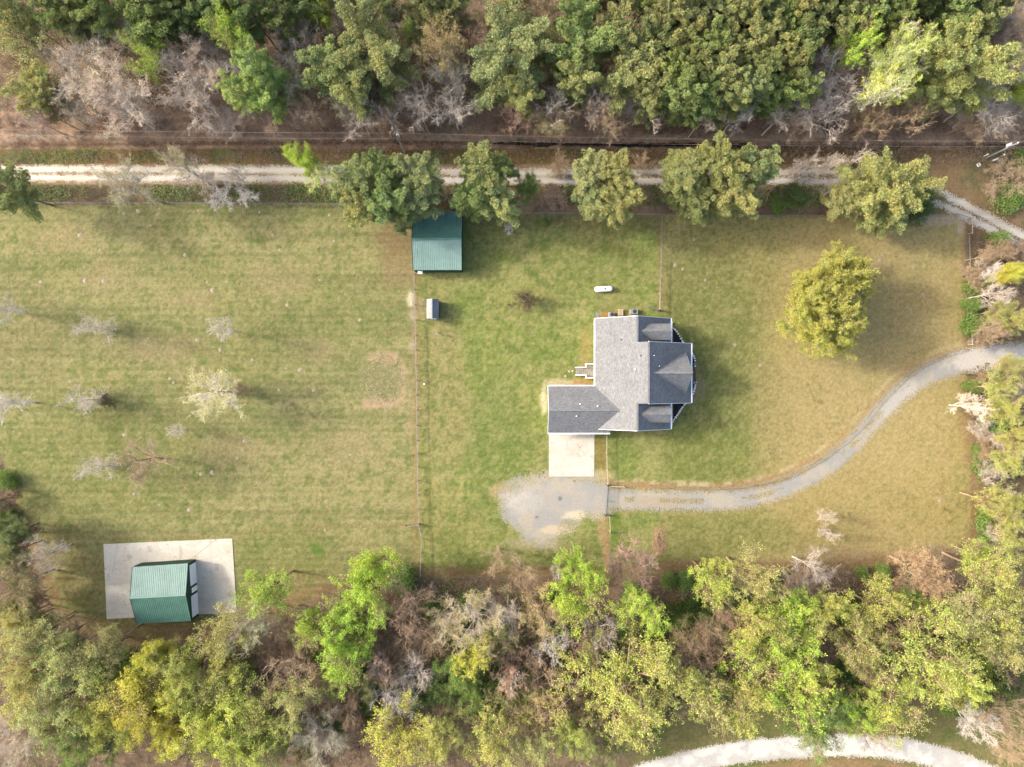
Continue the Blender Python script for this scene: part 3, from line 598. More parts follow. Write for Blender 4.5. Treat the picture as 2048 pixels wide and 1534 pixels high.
# --- front bed with its edging stones and brick step
bed = empty('front_bed', (0, 0, 0)); tag(bed, 'dark mulch bed wrapping the house front behind a curved row of pale stones', 'garden bed')
def arc(px0, py0, rx, ry, a0, a1, n): return [W(px0+rx*math.cos(a), py0-ry*math.sin(a)) for a in np.linspace(a0, a1, n)]
edge = catmull([W(*p)[:2] for p in ((1343,654),(1352,662),(1360,674),(1368,688),(1383,706),(1389,718),(1390,732))], 8)
edge2 = catmull([W(*p)[:2] for p in ((1391,765),(1389,776),(1385,789),(1376,802),(1367,811),(1357,826),(1345,843))], 8)
b = MB(); full = edge + edge2; poly = [(x, y, .03) for x, y in full][::-1] + [(23.5, YN-2, .03), (23.5, YS+2, .03)][::1]
cen = (24.0, 1.6, .03); pts = [(x, y, .03) for x, y in full]
b.add([cen]+pts, tris=[[0, i+1, i] for i in range(1, len(pts))]); b.build('mulch', M_mulch, bed)
sb = MB(); sb.lathe([(.001,.16),(.13,.15),(.18,.08),(.18,-.05)], 7); sme = sb.mesh('edging_stone', M_stone)
for cv in (edge, edge2):
    acc = 0; last = cv[0]
    for p in cv:
        if math.dist(p, last) >= .34 or p is cv[0]:
            k = link('edging_stone', sme, bed); k.location = (p[0], p[1], .04); k.rotation_euler = (0, 0, random.random()*6); s_ = random.uniform(.85, 1.2); k.scale = (s_, s_, 1); last = p
x0, y0, _ = W(1387, 748); fs = empty('front_steps', (x0, y0, 0)); tag(fs, 'low red brick steps in front of the house between the two bed halves', 'steps')
for k in range(2):
    for j in range(11):
        part_box('brick', (-.35+k*.32, -1.17+j*.235, .11-k*.035), (.3, .215, .2-k*.05), M_brick, fs)
for (px, py, lb) in ((1389,728,'dark round planter at the north end of the brick steps'),(1388,766,'dark round planter at the south end of the brick steps')):
    b = MB(); b.lathe([(.001,0),(.2,0),(.27,.4),(.29,.42),(.24,.42),(.22,.34),(.001,.34)], 14, W(px, py)); tag(b.build('planter', M_steel), lb, 'planter', 'planters beside the front steps')

# --- concrete apron before the garage
def slabs(name, label, corners, nu, nv, h=.1, cuts_u=None, cuts_v=None):
    e = empty(name, (0, 0, 0)); tag(e, kind='structure')
    A, B, Cc, D = [np.array(W(*c)[:2]) for c in corners]
    us = cuts_u or list(np.linspace(0, 1, nu+1)); vs_ = cuts_v or list(np.linspace(0, 1, nv+1))
    def pt(u, v): return (A*(1-u)+B*u)*(1-v) + (D*(1-u)+Cc*u)*v
    g_ = .008
    b = MB(); b.slab([(*pt(0,1),h-.035),(*pt(1,1),h-.035),(*pt(1,0),h-.035),(*pt(0,0),h-.035)], h+.1); b.build('joint_bed', M_greyjoint, e)
    for i in range(len(us)-1):
        for j in range(len(vs_)-1):
            L = np.linalg.norm(B-A); q = g_/L
            p = [pt(us[i]+q, vs_[j+1]-q), pt(us[i+1]-q, vs_[j+1]-q), pt(us[i+1]-q, vs_[j]+q), pt(us[i]+q, vs_[j]+q)]
            b = MB(); hh = h + random.uniform(-.003, .003); b.slab([(x, y, hh) for x, y in p], .06); b.build('slab', M_conc, e)
    return e
M_greyjoint = simple('joint_grime', C(150, 140, 124), .95, .2)
slabs('driveway_apron', '', ((1097.5,862),(1189,862),(1188.5,953),(1097.5,953)), 2, 2, .06)
pad = slabs('concrete_pad', '', ((207.5,1088),(465,1076.5),(474,1225),(214,1237.5)), 6, 4, .08, cuts_u=[0,.17,.34,.51,.68,.83,1], cuts_v=[0,.3,.54,.8,1])

# --- metal buildings
def ribbed(name, A, B, Cc, D, mat, parent, pitch=.9, rib=.3, nm='roof_panel'):
    """A-B along the eave (A->B), D-C along the ridge; sheets .9 m wide with raised ribs, each sheet a part"""
    A, B, Cc, D = [np.array(v, float) for v in (A, B, Cc, D)]; L = np.linalg.norm(B-A); n = max(1, round(L/pitch)); up = np.cross(B-A, D-A); up /= np.linalg.norm(up)
    if up[2] < 0: up = -up
    for i in range(n):
        b = MB(); u0, u1 = i/n, (i+1)/n-.004/L; m = 3; prof = []
        for k in range(m):
            a = u0+(u1-u0)*k/m; w = (u1-u0)/m; prof += [(a, 0), (a+w*.58, 0), (a+w*.68, .035), (a+w*.86, .035), (a+w*.97, 0)]
        v = []
        for (u, hgt) in prof: v += [A*(1-u)+B*u+up*hgt, D*(1-u)+Cc*u+up*hgt]
        v = np.array(v); nv = len(v); v = np.vstack([v, v - up*.03]); q = [[2*k, 2*k+2, 2*k+3, 2*k+1] for k in range(len(prof)-1)]
        q += [[nv+2*k, nv+2*k+1, nv+2*k+3, nv+2*k+2] for k in range(len(prof)-1)]
        b.add(v, quads=q); b.build(nm, mat, parent)
def metal_building(name, label, cor, ze, zrdg, matA, matB, over=0.0):
    """cor: NW NE SE SW eave corners (world xy); ridge runs W-E"""
    e = empty(name, (0, 0, 0)); tag(e, label, 'barn')
    NW, NE, SE, SW = [np.array(c, float) for c in cor]; RW, RE = (NW+SW)/2, (NE+SE)/2
    v3 = lambda p, z: (p[0], p[1], z)
    north = empty('roof', (0, 0, 0)); north.parent = e; south = empty('roof', (0, 0, 0)); south.parent = e
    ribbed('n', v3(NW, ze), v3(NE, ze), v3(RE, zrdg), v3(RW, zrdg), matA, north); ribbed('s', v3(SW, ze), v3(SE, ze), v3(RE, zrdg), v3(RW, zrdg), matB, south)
    b = MB(); b.bar(v3(RW, zrdg+.06), v3(RE, zrdg+.06), .36, .06); b.build('ridge_cap', matA, e)
    ins = lambda p: p + ((NW+SE)/2-p)*over
    c = [ins(p) for p in (NW, NE, SE, SW)]
    for nm, p, q in (('wall', c[0], c[1]), ('wall', c[2], c[3])):
        b = MB(); b.add([v3(p,0), v3(q,0), v3(q,ze-.02), v3(p,ze-.02)], quads=[[0,1,2,3]]); 
        L = np.linalg.norm(q-p); d_ = (q-p)/L; nn = np.array([-d_[1], d_[0]]); k = int(L/.3)
        for i in range(k): m_ = p+d_*(i+.5)*L/k + nn*.02; b.box((m_[0], m_[1], ze/2-.02), (.06, .03, ze-.06), math.atan2(d_[1], d_[0]))
        b.build(nm, M_greendk, e)
    for p, q, r in ((c[1], c[2], ins(RE)), (c[3], c[0], ins(RW))):
        b = MB(); b.add([v3(p,0), v3(q,0), v3(q,ze-.02), v3(r,zrdg-.05), v3(p,ze-.02)], tris=[[0,1,2],[0,2,3],[0,3,4]]); b.build('end_wall', M_greendk, e)
    for p, q, r in ((NE, SE, RE), (SW, NW, RW)):
        b = MB(); b.bar(v3(p, ze-.03), v3(r, zrdg-.03), .08, .14); b.bar(v3(r, zrdg-.03), v3(q, ze-.03), .08, .14); b.build('trim', M_greendk, e)
    return e, c
mb, c = metal_building('metal_garage', 'green ribbed metal garage with two white roll-up doors on the concrete pad', [W(264.5,1134,2.9)[:2], W(376,1126.5,2.9)[:2], W(382.5,1242,2.9)[:2], W(273,1247,2.9)[:2]], 2.9, 4.25, M_greensheen, M_greend)
A, B = c[1], c[2]; L = np.linalg.norm(B-A); dr_ = (B-A)/L; nrm = np.array([-dr_[1], dr_[0]]); nrm = nrm if nrm[0] > 0 else -nrm; ang = math.atan2(dr_[1], dr_[0])
def end_box(name, u0, u1, z0, z1, mat, parent, off=.03, th=.05):
    m_ = A + dr_*(u0+u1)/2*L + nrm*off; return part_box(name, (m_[0], m_[1], (z0+z1)/2), ((u1-u0)*L, th, z1-z0), mat, parent, ang)
for u0, u1 in ((.05, .41), (.585, .955)):
    dd_ = end_box('roll_up_door', u0, u1, .1, 2.45, M_gwhite, mb)
    for k in range(9): end_box('slat', u0+.01, u1-.01, .14+k*.255, .14+k*.255+.2, M_gwhite, dd_, .065, .02)
end_box('door', .455, .54, .1, 2.1, M_white, mb, .03)
tb, c = metal_building('metal_barn', 'green ribbed metal barn at the wood\'s edge, its roof half under pine boughs', [W(825,424,3)[:2], W(925,422,3)[:2], W(923.5,540,3)[:2], W(826,540,3)[:2]], 3.0, 4.35, M_greend, M_greensheen, .012)
x0, y0, _ = W(841, 545); acb = part_box('wall_unit', (W(840.5,0,1.6)[0], c[2][1]-.25, 1.6), (.75, .45, .5), M_gwhite, tb)
# --- small shed
sh = empty('garden_shed', (0, 0, 0)); tag(sh, 'small grey-roofed green shed beside the paddock fence, south of the green barn', 'shed')
M_shedroof = corr_mat('pale_shed_roofing', C(146, 146, 148), .25); M_shedroof_shade = corr_mat('shade_toned_shed_roofing', C(132, 134, 140), .25)  # second, darker copy has the east slope's shade put into its colour
x0, x1, y0, y1 = W(853,0,2.2)[0], W(877.5,0,2.2)[0], W(0,637.5,2.2)[1], W(0,598,2.2)[1]; xm = (x0+x1)/2
for i in range(4):
    ya, yb = y0+(y1-y0)*i/4, y0+(y1-y0)*(i+1)/4-.012
    for (a_, b_, m_) in ((x0, xm, M_shedroof), (x1, xm, M_shedroof_shade)):
        bb = MB(); pl = [(a_,ya,2.15),(b_,ya,2.85),(b_,yb,2.85),(a_,yb,2.15)]; pl = pl if a_ < b_ else pl[::-1]; bb.slab(pl, .04); bb.build('roof_panel', m_, sh)
bb = MB(); bb.bar((xm,y0,2.88),(xm,y1,2.88),.14,.03); bb.build('ridge_cap', M_shedroof, sh)
bb = MB(); bb.box((xm,(y0+y1)/2,1.06),(x1-x0-.2,y1-y0-.3,2.1)); [bb.add([(x0+.15,y,2.1),(x1-.15,y,2.1),(xm,y,2.78)], tris=[[0,1,2]]) for y in (y0+.15, y1-.15)]; bb.build('wall', M_greendk, sh)
d_ = part_box('door', (xm, y0+.12, .95), (.9, .05, 1.8), M_white, sh); part_box('handle', (xm+.35, y0+.08, .95), (.04, .04, .15), M_steel, d_)
# --- gas tank
e = empty('gas_tank', W(1206, 579, 0), math.radians(3)); tag(e, 'long white propane tank lying on the lawn north of the house', 'gas tank')
b = MB(); R_ = .47; pr = [(.001,-1.52),(.2,-1.49),(.36,-1.4),(.45,-1.24),(R_,-1.1),(R_,1.1),(.45,1.24),(.36,1.4),(.2,1.49),(.001,1.52)]; b.lathe(pr, 22, (0,0,.68), 'x'); b.build('vessel', M_gwhite, e, smooth=True)
b = MB(); b.lathe([(.001,.2),(.12,.18),(.17,.1),(.17,0)], 14, (.15,0,1.13)); b.build('valve_cover', M_steel, e)
for sx in (-.95, .95):
    for sy in (-.25, .25): part_box('foot', (sx, sy, .14), (.14, .1, .36), M_steel, e)
# --- the little white wedge and the white-capped pipe near the paddock fence
e = empty('tilted_panel', W(878.5, 668, 0)); tag(e, 'small tilted white panel on a dark post, south of the garden shed', 'panel')
b = MB(); b.tube([(0,.1,0),(0,.1,3.0)], .05, 6); b.build('post', M_black, e)
b = MB(); b.slab([(-.75,-.1,.55),(-.02,-.02,.4),(-.1,.1,2.9),(-.28,.08,2.9)], .03); b.build('board', M_white, e)
e = empty('standpipe', W(850, 768, 0)); tag(e, 'thin white-topped standpipe east of the paddock fence', 'standpipe')
b = MB(); b.tube([(0,0,0),(0,0,1.0)], .04, 6); b.build('pipe', M_white, e); b = MB(); b.lathe([(.001,.12),(.1,.1),(.13,0),(.05,-.03)], 10, (0,0,1.0)); b.build('cap', M_white, e)

# --- poles and wires
M_pole = simple('pole_wood', C(176, 180, 172), .9, .2); M_wire = simple('aluminium_wire', C(232, 216, 200), .5, .05, spec=.4)
def utility_pole(px, py, h, label, rz, side):
    e = empty('utility_pole', W(px, py, 0), 0); tag(e, label, 'utility pole', 'power poles along the ditch')
    b = MB(); b.tube([(0,0,-.5),(0,0,h)], [.17,.12], 10); b.build('pole', M_pole, e)
    b = MB(); b.lathe([(.001,.0),(.2,0),(.24,.08),(.24,.75),(.2,.85),(.001,.9)], 16, (side[0], side[1], h-1.9)); t_ = b.build('transformer', M_gwhite, e)
    b = MB(); b.tube([(side[0]*1.2,side[1]*1.2,h-1.0),(side[0]*1.2,side[1]*1.2,h-.65)], .05, 8); b.build('bushing', M_white, t_)
    b = MB(); b.bar((0,0,h-1.4),(side[0],side[1],h-1.4),.06,.06); b.build('bracket', M_steel, e)
    b = MB(); b.lathe([(.001,.2),(.06,.2),(.09,.12),(.05,.08),(.09,.02),(.03,0)], 10, (0,0,h)); b.build('insulator', M_white, e)
    b = MB(); b.tube([(.2*side[0],.14,h-2.6),(.2*side[0],.26,h-2.6)], .05, 8); b.build('insulator', M_white, e)
    return Vector(W(px, py, 0))
p1 = utility_pole(810, 305, 8.6, 'power pole with pale transformer beside the dirt road, left of centre', 0, (-.05, .42)); p2 = utility_pole(1972, 316, 7.6, 'leaning-looking power pole with transformer at the north-east corner', 0, (-.38, .18))
h1, h2 = 8.75, 7.75
def wire(p, q, sag, label):
    b = MB(); n = 24; pts = [p.lerp(q, i/n) - Vector((0, 0, sag*4*(i/n)*(1-i/n))) for i in range(n+1)]; b.tube([tuple(v) for v in pts], .013, 4); tag(b.build('power_line', M_wire), label, 'power line', 'power lines along the ditch')
L0 = Vector((-128, p1.y+1.6, 0))
for dy, dz_, nm in ((.05, 0, 'upper'), (-.0, -2.6, 'lower')):
    a = p1 + Vector((0, .2, h1+dz_)); b2 = p2 + Vector((0, .2, h2+dz_)); a0 = L0 + Vector((0, .2, 8.7+dz_))
    wire(a, b2, .9, f'{nm} power line stretched between the two poles over the ditch'); wire(a0, a, .9, f'{nm} power line running west from the pole with the transformer')
    wire(b2, b2+Vector((60, .5, .3)), .5, f'{nm} power line leaving the north-east pole eastward')
e = empty('meter_post', W(1981, 322, 0)); tag(e, 'short meter post with pale boxes beside the north-east power pole', 'meter post')
b = MB(); b.tube([(0,0,0),(0,0,3.3)], .06, 8); b.build('post', M_pole, e); part_box('meter_box', (.12,-.1,.8), (.3,.22,.6), M_gwhite, e); part_box('meter_box', (.1,-.1,1.5), (.26,.2,.36), M_gwhite, e); b = MB(); b.lathe([(.001,.2),(.1,.15),(.1,0)], 10, (0,0,3.3)); b.build('cap', M_white, e)
e = empty('marker_post', W(1967.5, 312.5, 0)); tag(e, 'short white cable marker post just west of the north-east power pole', 'marker post')
b = MB(); b.tube([(0,0,0),(0,0,.9)], .07, 8); b.build('tube', M_white, e); b = MB(); b.lathe([(.001,.2),(.11,.15),(.11,0)], 10, (0,0,.9)); b.build('cap', M_white, e)
x, y, _ = W(1956.5, 330); e = empty('culvert_frame', (x, y, 0), .5); tag(e, 'small pale square pipe collar lying in the north-east verge', 'frame')
for i, (ox, oy, w, h) in enumerate(((0,.22,.5,.1),(0,-.22,.5,.1),(-.22,0,.1,.34),(.22,0,.1,.34))): part_box('side', (ox, oy, .1), (w, h, .2), M_stone, e)
e = empty('light_pole', W(904, 417, 0)); tag(e, 'tall thin pale grey pole just behind the green barn', 'pole')
b = MB(); b.tube([(0,0,0),(0,0,9.0)], [.09,.06], 8); b.build('shaft', M_steel, e); b = MB(); b.lathe([(.001,.12),(.1,.06),(.1,0)], 10, (0,0,9.0)); b.build('cap', M_steel, e); part_box('base', (0,0,.1), (.4,.4,.2), M_conc, e)

# --- fences: every post and rail is a part
fence_parts = {}
def fence(pts, label, mat, post_every=2.44, h=1.25, rails=(1.15,), w=.05, cat='fence', group=None, postw=.13, top=None, name='rail_fence', wob=.03):
    P_ = [np.array(W(*p)[:2]) for p in pts]; e = empty(name, (P_[0][0], P_[0][1], 0)); tag(e, label, cat, group); o0 = P_[0]; poss = []
    for a, b in zip(P_[:-1], P_[1:]):
        L = np.linalg.norm(b-a); n = max(1, round(L/post_every)); poss += [a+(b-a)*i/n for i in range(n)]
    poss.append(P_[-1]); pm = MB(); pm.lathe([(postw/2,0),(postw/2,h+.08),(.001,h+.12)], 6); pme = pm.mesh('post', mat)
    rnd = random.Random(len(pts)+int(pts[0][0])); poss = [p + np.array([rnd.uniform(-wob, wob), rnd.uniform(-wob, wob)]) for p in poss]
    for p in poss:
        k = link('post', pme, e); k.location = (p[0]-o0[0], p[1]-o0[1], 0); k.rotation_euler = (rnd.uniform(-.04,.04), rnd.uniform(-.04,.04), rnd.random()*3); k.scale = (1, 1, rnd.uniform(.95, 1.06))
    wm = MB()
    for a, b in zip(poss[:-1], poss[1:]):
        for z in (.25, .55, .85): wm.bar((a[0]-o0[0], a[1]-o0[1], z), (b[0]-o0[0], b[1]-o0[1], z), .012, .012)
    wm.build('wire', M_steel, e)
    for a, b in zip(poss[:-1], poss[1:]):
        for z in rails:
            bb = MB(); bb.bar((a[0]-o0[0], a[1]-o0[1], z+rnd.uniform(-.02,.02)), (b[0]-o0[0], b[1]-o0[1], z+rnd.uniform(-.02,.02)), w, .12 if w < .08 else w); bb.build('rail', mat, e)
    return e, poss
fence([(829,549),(832,640),(833,700),(835,790),(836,880),(837,960),(839,1046)], 'weathered board fence dividing west pasture from house yard, running down from the barn', M_woodgrey, w=.1)
fence([(839,1049),(845,1078),(843,1104),(842,1151)], 'crooked weathered fence end running from the side spur into the south wood', M_woodgrey, w=.11)
fence([(839,1048.5),(813,1050)], 'short pale spur rail sticking west from the yard fence', M_wood, w=.12, rails=(1.1,))
fence([(1322,430),(1321,500),(1319,560),(1317.5,588)], 'thin wire-and-post fence running north from behind the house', M_woodgrey, w=.035, rails=(1.15,), postw=.1)
fence([(1317.5,588),(1317,619)], 'pale new timber fence bay ending north-east of the house', M_woodnew, w=.09)
fence([(1212,868),(1212,905),(1213,940),(1214,968)], 'pale timber fence from garage corner down to the driveway gate', M_woodnew, w=.07)
fence([(1217,1031),(1219,1062)], 'pale timber fence bay just south of the driveway gate', M_woodnew, w=.08)
fence([(1219,1064),(1220,1100),(1221,1150)], 'rusty brown fence from the gate down into the south wood', M_rust, w=.05, rails=(1.1,))
fence([(1216,970),(1247,972)], 'pale top-railed fence bay heading east from the driveway gate', M_woodnew, w=.1, rails=(1.15,))
fence(DRIVE_FENCE[1:2]+[(1247,972)][:0]+DRIVE_FENCE[2:-1]+[(1925,697)], 'long low brown wire fence following the north edge of the curving driveway', M_woodgrey, w=.03, rails=(.95,), postw=.08)
fence([(1936,690),(1935,665)], 'pale fence bay at the east boundary above the driveway', M_woodnew, w=.09, rails=(1.15,))
fence([(1934,662),(1932,560),(1931,475)], 'thin dark wire fence along the east boundary', M_woodgrey, w=.025, rails=(1.1,), postw=.07, post_every=3)
fence([(1936,469),(1936,441)], 'pale fence bay at the north-east lawn corner', M_woodnew, w=.1, rails=(1.15,))
fence([(1935,440),(1908,431)], 'slim pale rail fence slanting away from the north-east corner', M_woodgrey, w=.07, rails=(1.15,))
fence([(1921,747),(1968,749)], 'low pale beam barrier south of the driveway mouth', M_wood, w=.12, rails=(.35, .6), h=.7)
for q, (a, b, lb) in enumerate((((-60,408),(330,408),'western stretch of the wire fence along the north pasture edge'),((330,408),(700,411),'middle stretch of the wire fence along the north pasture edge'),((930,426),(1318,431),'wire fence along the north edge of the house yard'),((1326,433),(1640,434),'wire fence along the north edge of the east lawn'))):
    fence([a, b], lb, M_woodgrey, w=.022, rails=(1.2,), postw=.08, post_every=3.5, group='wire fences along the north boundary')
# gates: frame of tubes, pickets and hinges
def gate(a, b, label, z=1.3, mat=None):
    A_ = np.array(W(*a)[:2]); B_ = np.array(W(*b)[:2]); e = empty('gate', (A_[0], A_[1], 0)); tag(e, label, 'gate', 'grey metal gates'); v = B_-A_; L = np.linalg.norm(v)
    f = MB(); 
    for zz in (.2, z): f.tube([(0,0,zz),(v[0],v[1],zz)], .045, 6)
    for t_ in (0, 1): f.tube([(v[0]*t_,v[1]*t_,.1),(v[0]*t_,v[1]*t_,z+.1)], .05, 6)
    f.build('frame', M_steel, e); n = int(L/.2)
    for i in range(1, n): bb = MB(); bb.bar((v[0]*i/n,v[1]*i/n,.2),(v[0]*i/n,v[1]*i/n,z),.025,.025); bb.build('picket', M_steel, e)
gate((1213.5,971), (1211.5,1000), 'northern leaf of the grey metal driveway gate'); gate((1211.5,1001), (1210,1027), 'southern leaf of the grey metal driveway gate'); gate((1316,620.5), (1295,614.5), 'grey metal gate leaf swung open north of the house')
for p, lb in (((1214,969),'dark timber gatepost at the north end of the driveway gate'),((1209.5,1029),'dark timber gatepost at the south end of the driveway gate'),((1317.5,621.5),'dark gatepost holding the open gate north of the house')):
    b = MB(); b.lathe([(.12,0),(.12,1.5),(.001,1.56)], 8, W(*p)); tag(b.build('gatepost', M_black), lb, 'gatepost')

# --- small things lying about: sandy mounds in the pasture
mm = MB(); mm.lathe([(.001,.13),(.1,.12),(.2,.06),(.3,.01),(.34,-.02)], 9); M_mound = simple('sandy_soil', C(176, 160, 140), .95, .2, 5, 20)
mme = mm.mesh('ant_mound', M_mound); rnd = random.Random(5)
MOUNDS = [(248,427),(276,422),(319,417),(316,429),(397,421),(430,421),(519,424),(301,451),(659,430),(82,564),(170,562),(207,562),(414,564),(425,581),(454,564),(296,676),(283,722),(340,757),(347,765),(140,763),(249,870),(489,882),(394,945),(402,948),(425,945),(475,916),(513,964),(268,988),(318,1009),(378,1020),(558,780),(571,737),(600,740),(640,560),(668,482),(575,610),(700,910),(720,640),(628,780),(505,720),(650,1060),(440,700),(395,680),(370,510),(200,500),(160,470),(560,500),(545,470),
          (1365,538),(1350,530),(1388,480),(1410,560),(1826,535),(1757,540),(1821,620),(1880,1001),(1860,1090),(1830,660),(1846,590),(1760,520),(1560,900),(1520,730),(1470,690)]
for i, (px, py) in enumerate(MOUNDS):
    k = link('ant_mound', mme); k.location = W(px, py); s_ = rnd.uniform(.5, 1.05); k.scale = (s_*rnd.uniform(.8,1.5), s_, s_*.5); k.rotation_euler = (0, 0, rnd.random()*6)
    zn = ('top strip of the west pasture' if py < 490 else 'upper part of the west pasture' if py < 700 else 'middle of the west pasture' if py < 900 else 'lower part of the west pasture') if px < 900 else ('east lawn north of the curving drive' if py < 900 else 'east lawn south of the curving drive')
    tag(k, 'tiny pale sandy mound in the ' + zn, 'ant mound', 'sandy mounds, ' + zn)
# rough regrowth circle of dead stalks, heap of cut branches by the lower lawn

# ------------------------------------------------------------------ trees
def rdir(r): v = r.normal(size=3); return v/np.linalg.norm(v)
def bez(p, c, q, n): t = np.linspace(0, 1, n)[:, None]; return p*(1-t)**2 + 2*c*t*(1-t) + q*t*t
def spikes(mb, P0, D, L, r, rg, a=0.0):
    """three-sided tapering twigs"""
    n = len(P0); D = D/np.linalg.norm(D, axis=1)[:, None]; rv = rg.normal(size=(n, 3)); s = np.cross(D, rv); s /= np.linalg.norm(s, axis=1)[:, None]; u = np.cross(D, s)
    b = [P0 + r*s, P0 + r*(-.5*s + .87*u), P0 + r*(-.5*s - .87*u)]; tip = P0 + D*np.asarray(L).reshape(-1, 1)
    v = np.stack(b+[tip], 1).reshape(-1, 3); i = np.arange(n)[:, None]*4
    mb.add(v, tris=np.concatenate([i+[0, 1, 3], i+[1, 2, 3], i+[2, 0, 3]])); return tip
def leaves(mb, P0, size, rg, up=.6, val=None, asp=1.0, D=None):
    """small folded diamond leaves"""
    n = len(P0); nrm = rg.normal(size=(n, 3)); nrm[:, 2] = np.abs(nrm[:, 2])+up; nrm /= np.linalg.norm(nrm, axis=1)[:, None]
    rv = rg.normal(size=(n, 3)) if D is None else D; s = np.cross(nrm, rv); s /= np.linalg.norm(s, axis=1)[:, None]+1e-9; u = np.cross(s, nrm)
    sz = size*rg.uniform(.65, 1.3, (n, 1)); v = np.stack([P0-u*sz*asp*.5, P0+s*sz*.42+nrm*sz*.12, P0+u*sz*asp*.5, P0-s*sz*.42+nrm*sz*.12], 1).reshape(-1, 3)
    i = np.arange(n)[:, None]*4; val = rg.random(n) if val is None else np.clip(val, 0, 1)
    mb.add(v, tris=np.concatenate([i+[0, 1, 2], i+[0, 2, 3]]), a=np.repeat(val, 4))

def hardwood(seed, h=16., R=5., nl=9, fork=.35, flat=.55, leaf=0, lsize=.2, twigs=6, twl=.8, spread=1.0, droop=0.0, elmin=-.15, lobes=.3, tr=.22, lean=.6, tw_r=.014, clump=.45, cover=1.0):
    """trunk, limbs, branches and twigs reaching points of a lobed crown; leaf = leaves per twig cluster"""
    rg = np.random.default_rng(seed); wood = MB(); tw = MB(); lf = MB()
    zc = h - R*flat*1.0; top = np.array([rg.normal()*lean*.4, rg.normal()*lean*.4, h*.8]); fz = h*fork
    ph = rg.random(4)*6.28
    def shell(d, k):
        a = math.atan2(d[1], d[0]); lob = 1 + lobes*(math.sin(2*a+ph[0])*.4 + math.sin(3*a+ph[1])*.35 + math.sin(5*a+ph[2]+d[2]*3)*.3)
        return np.array([0, 0, zc]) + d*np.array([R*lob, R*lob, R*flat*(1.15 if d[2] > 0 else 1.5)])*k*spread
    n = 9; t = np.linspace(0, 1, n)[:, None]; tp = t*top; tp[:, :2] += (rg.normal(size=(n, 2))*.12*lean).cumsum(0); tp[0] = 0
    wood.tube(tp, np.linspace(tr, tr*.22, n), 7)
    trunk_at = lambda z: np.array([np.interp(z, tp[:, 2], tp[:, k]) for k in range(3)])
    S_P, S_D = [], []
    for i in range(nl):
        a = i*2.4 + rg.random()*.8; el = rg.uniform(elmin, 1.1) if i else 1.3; d = np.array([math.cos(a)*math.cos(el), math.sin(a)*math.cos(el), math.sin(el)])
        q = shell(d, rg.uniform(.72, .95)); z0 = fz + (h*.8-fz)*rg.random()*.75*(.4+.6*max(0, math.sin(el))); p = trunk_at(z0)
        c = p*.5+q*.5 + np.array([0, 0, .18*R]) + rg.normal(size=3)*.35; L1 = bez(p, c, q, 7); L1[1:-1] += rg.normal(size=(5, 3))*.16
        r0 = tr*rg.uniform(.38, .55); wood.tube(L1, np.linspace(r0, r0*.25, 7), 5)
        for j in range(7):
            k = rg.uniform(.25, 1); s = L1[min(6, int(k*6))]*(1-(k*6) % 1) + L1[min(6, int(k*6)+1)]*((k*6) % 1) if k < 1 else L1[-1]
            dd = (q - np.array([0, 0, zc-R*.5])); dd = dd/np.linalg.norm(dd) + rg.normal(size=3)*.65; dd /= np.linalg.norm(dd); dd[2] = dd[2]*.8+.12-droop
            e = s + dd*rg.uniform(.32, .55)*R; L2 = bez(s, (s+e)/2+rg.normal(size=3)*.25+np.array([0, 0, .15]), e, 4); wood.tube(L2, np.linspace(r0*.4, r0*.12, 4), 4, cap=False)
            for m in range(6):
                k2 = rg.uniform(.2, 1); s2 = L2[0]*(1-k2)+L2[-1]*k2 if m else L2[-1]; d2 = dd*.8 + rg.normal(size=3)*.7; d2[2] += .15-droop; d2 /= np.linalg.norm(d2)
                e2 = s2 + d2*rg.uniform(.12, .26)*R; wood.tube([s2, (s2+e2)/2+rg.normal(size=3)*.06, e2], [r0*.13+.008, r0*.09+.006, .008], 3, cap=False)
                for w_ in np.linspace(.25, 1, twigs): S_P.append(s2*(1-w_)+e2*w_); S_D.append(d2 + rg.normal(size=3)*.75)
    S_P = np.array(S_P); S_D = np.array(S_D); S_D[:, 2] += .2-droop; tl = rg.uniform(.5, 1.2, len(S_P))*twl
    T = spikes(tw, S_P, S_D, tl, tw_r, rg); k_ = max(1, int(len(S_P)*.8)); D2 = S_D/np.linalg.norm(S_D, axis=1)[:, None] + rg.normal(size=S_D.shape)*.5
    spikes(tw, S_P+(T-S_P)*.5, D2, tl*.6, tw_r*.8, rg)
    if leaf:
        rep = int(leaf); B = np.repeat(np.arange(len(T)), rep); keep = rg.random(len(B)) < cover; dens = N1(T[B][:, 0]*.35+seed, T[B][:, 1]*.35+T[B][:, 2]*.2)
        keep &= rg.random(len(B)) < smooth(.2, .5, dens)+.15; B = B[keep]
        k = rg.uniform(.3, 1.1, (len(B), 1)); Pq = S_P[B]*(1-k)+T[B]*k + rg.normal(size=(len(B), 3))*clump*.35
        cl = rg.random(len(T))[B]; leaves(lf, Pq, lsize, rg, .5, cl*.6+rg.random(len(B))*.4)
    return wood, tw, lf
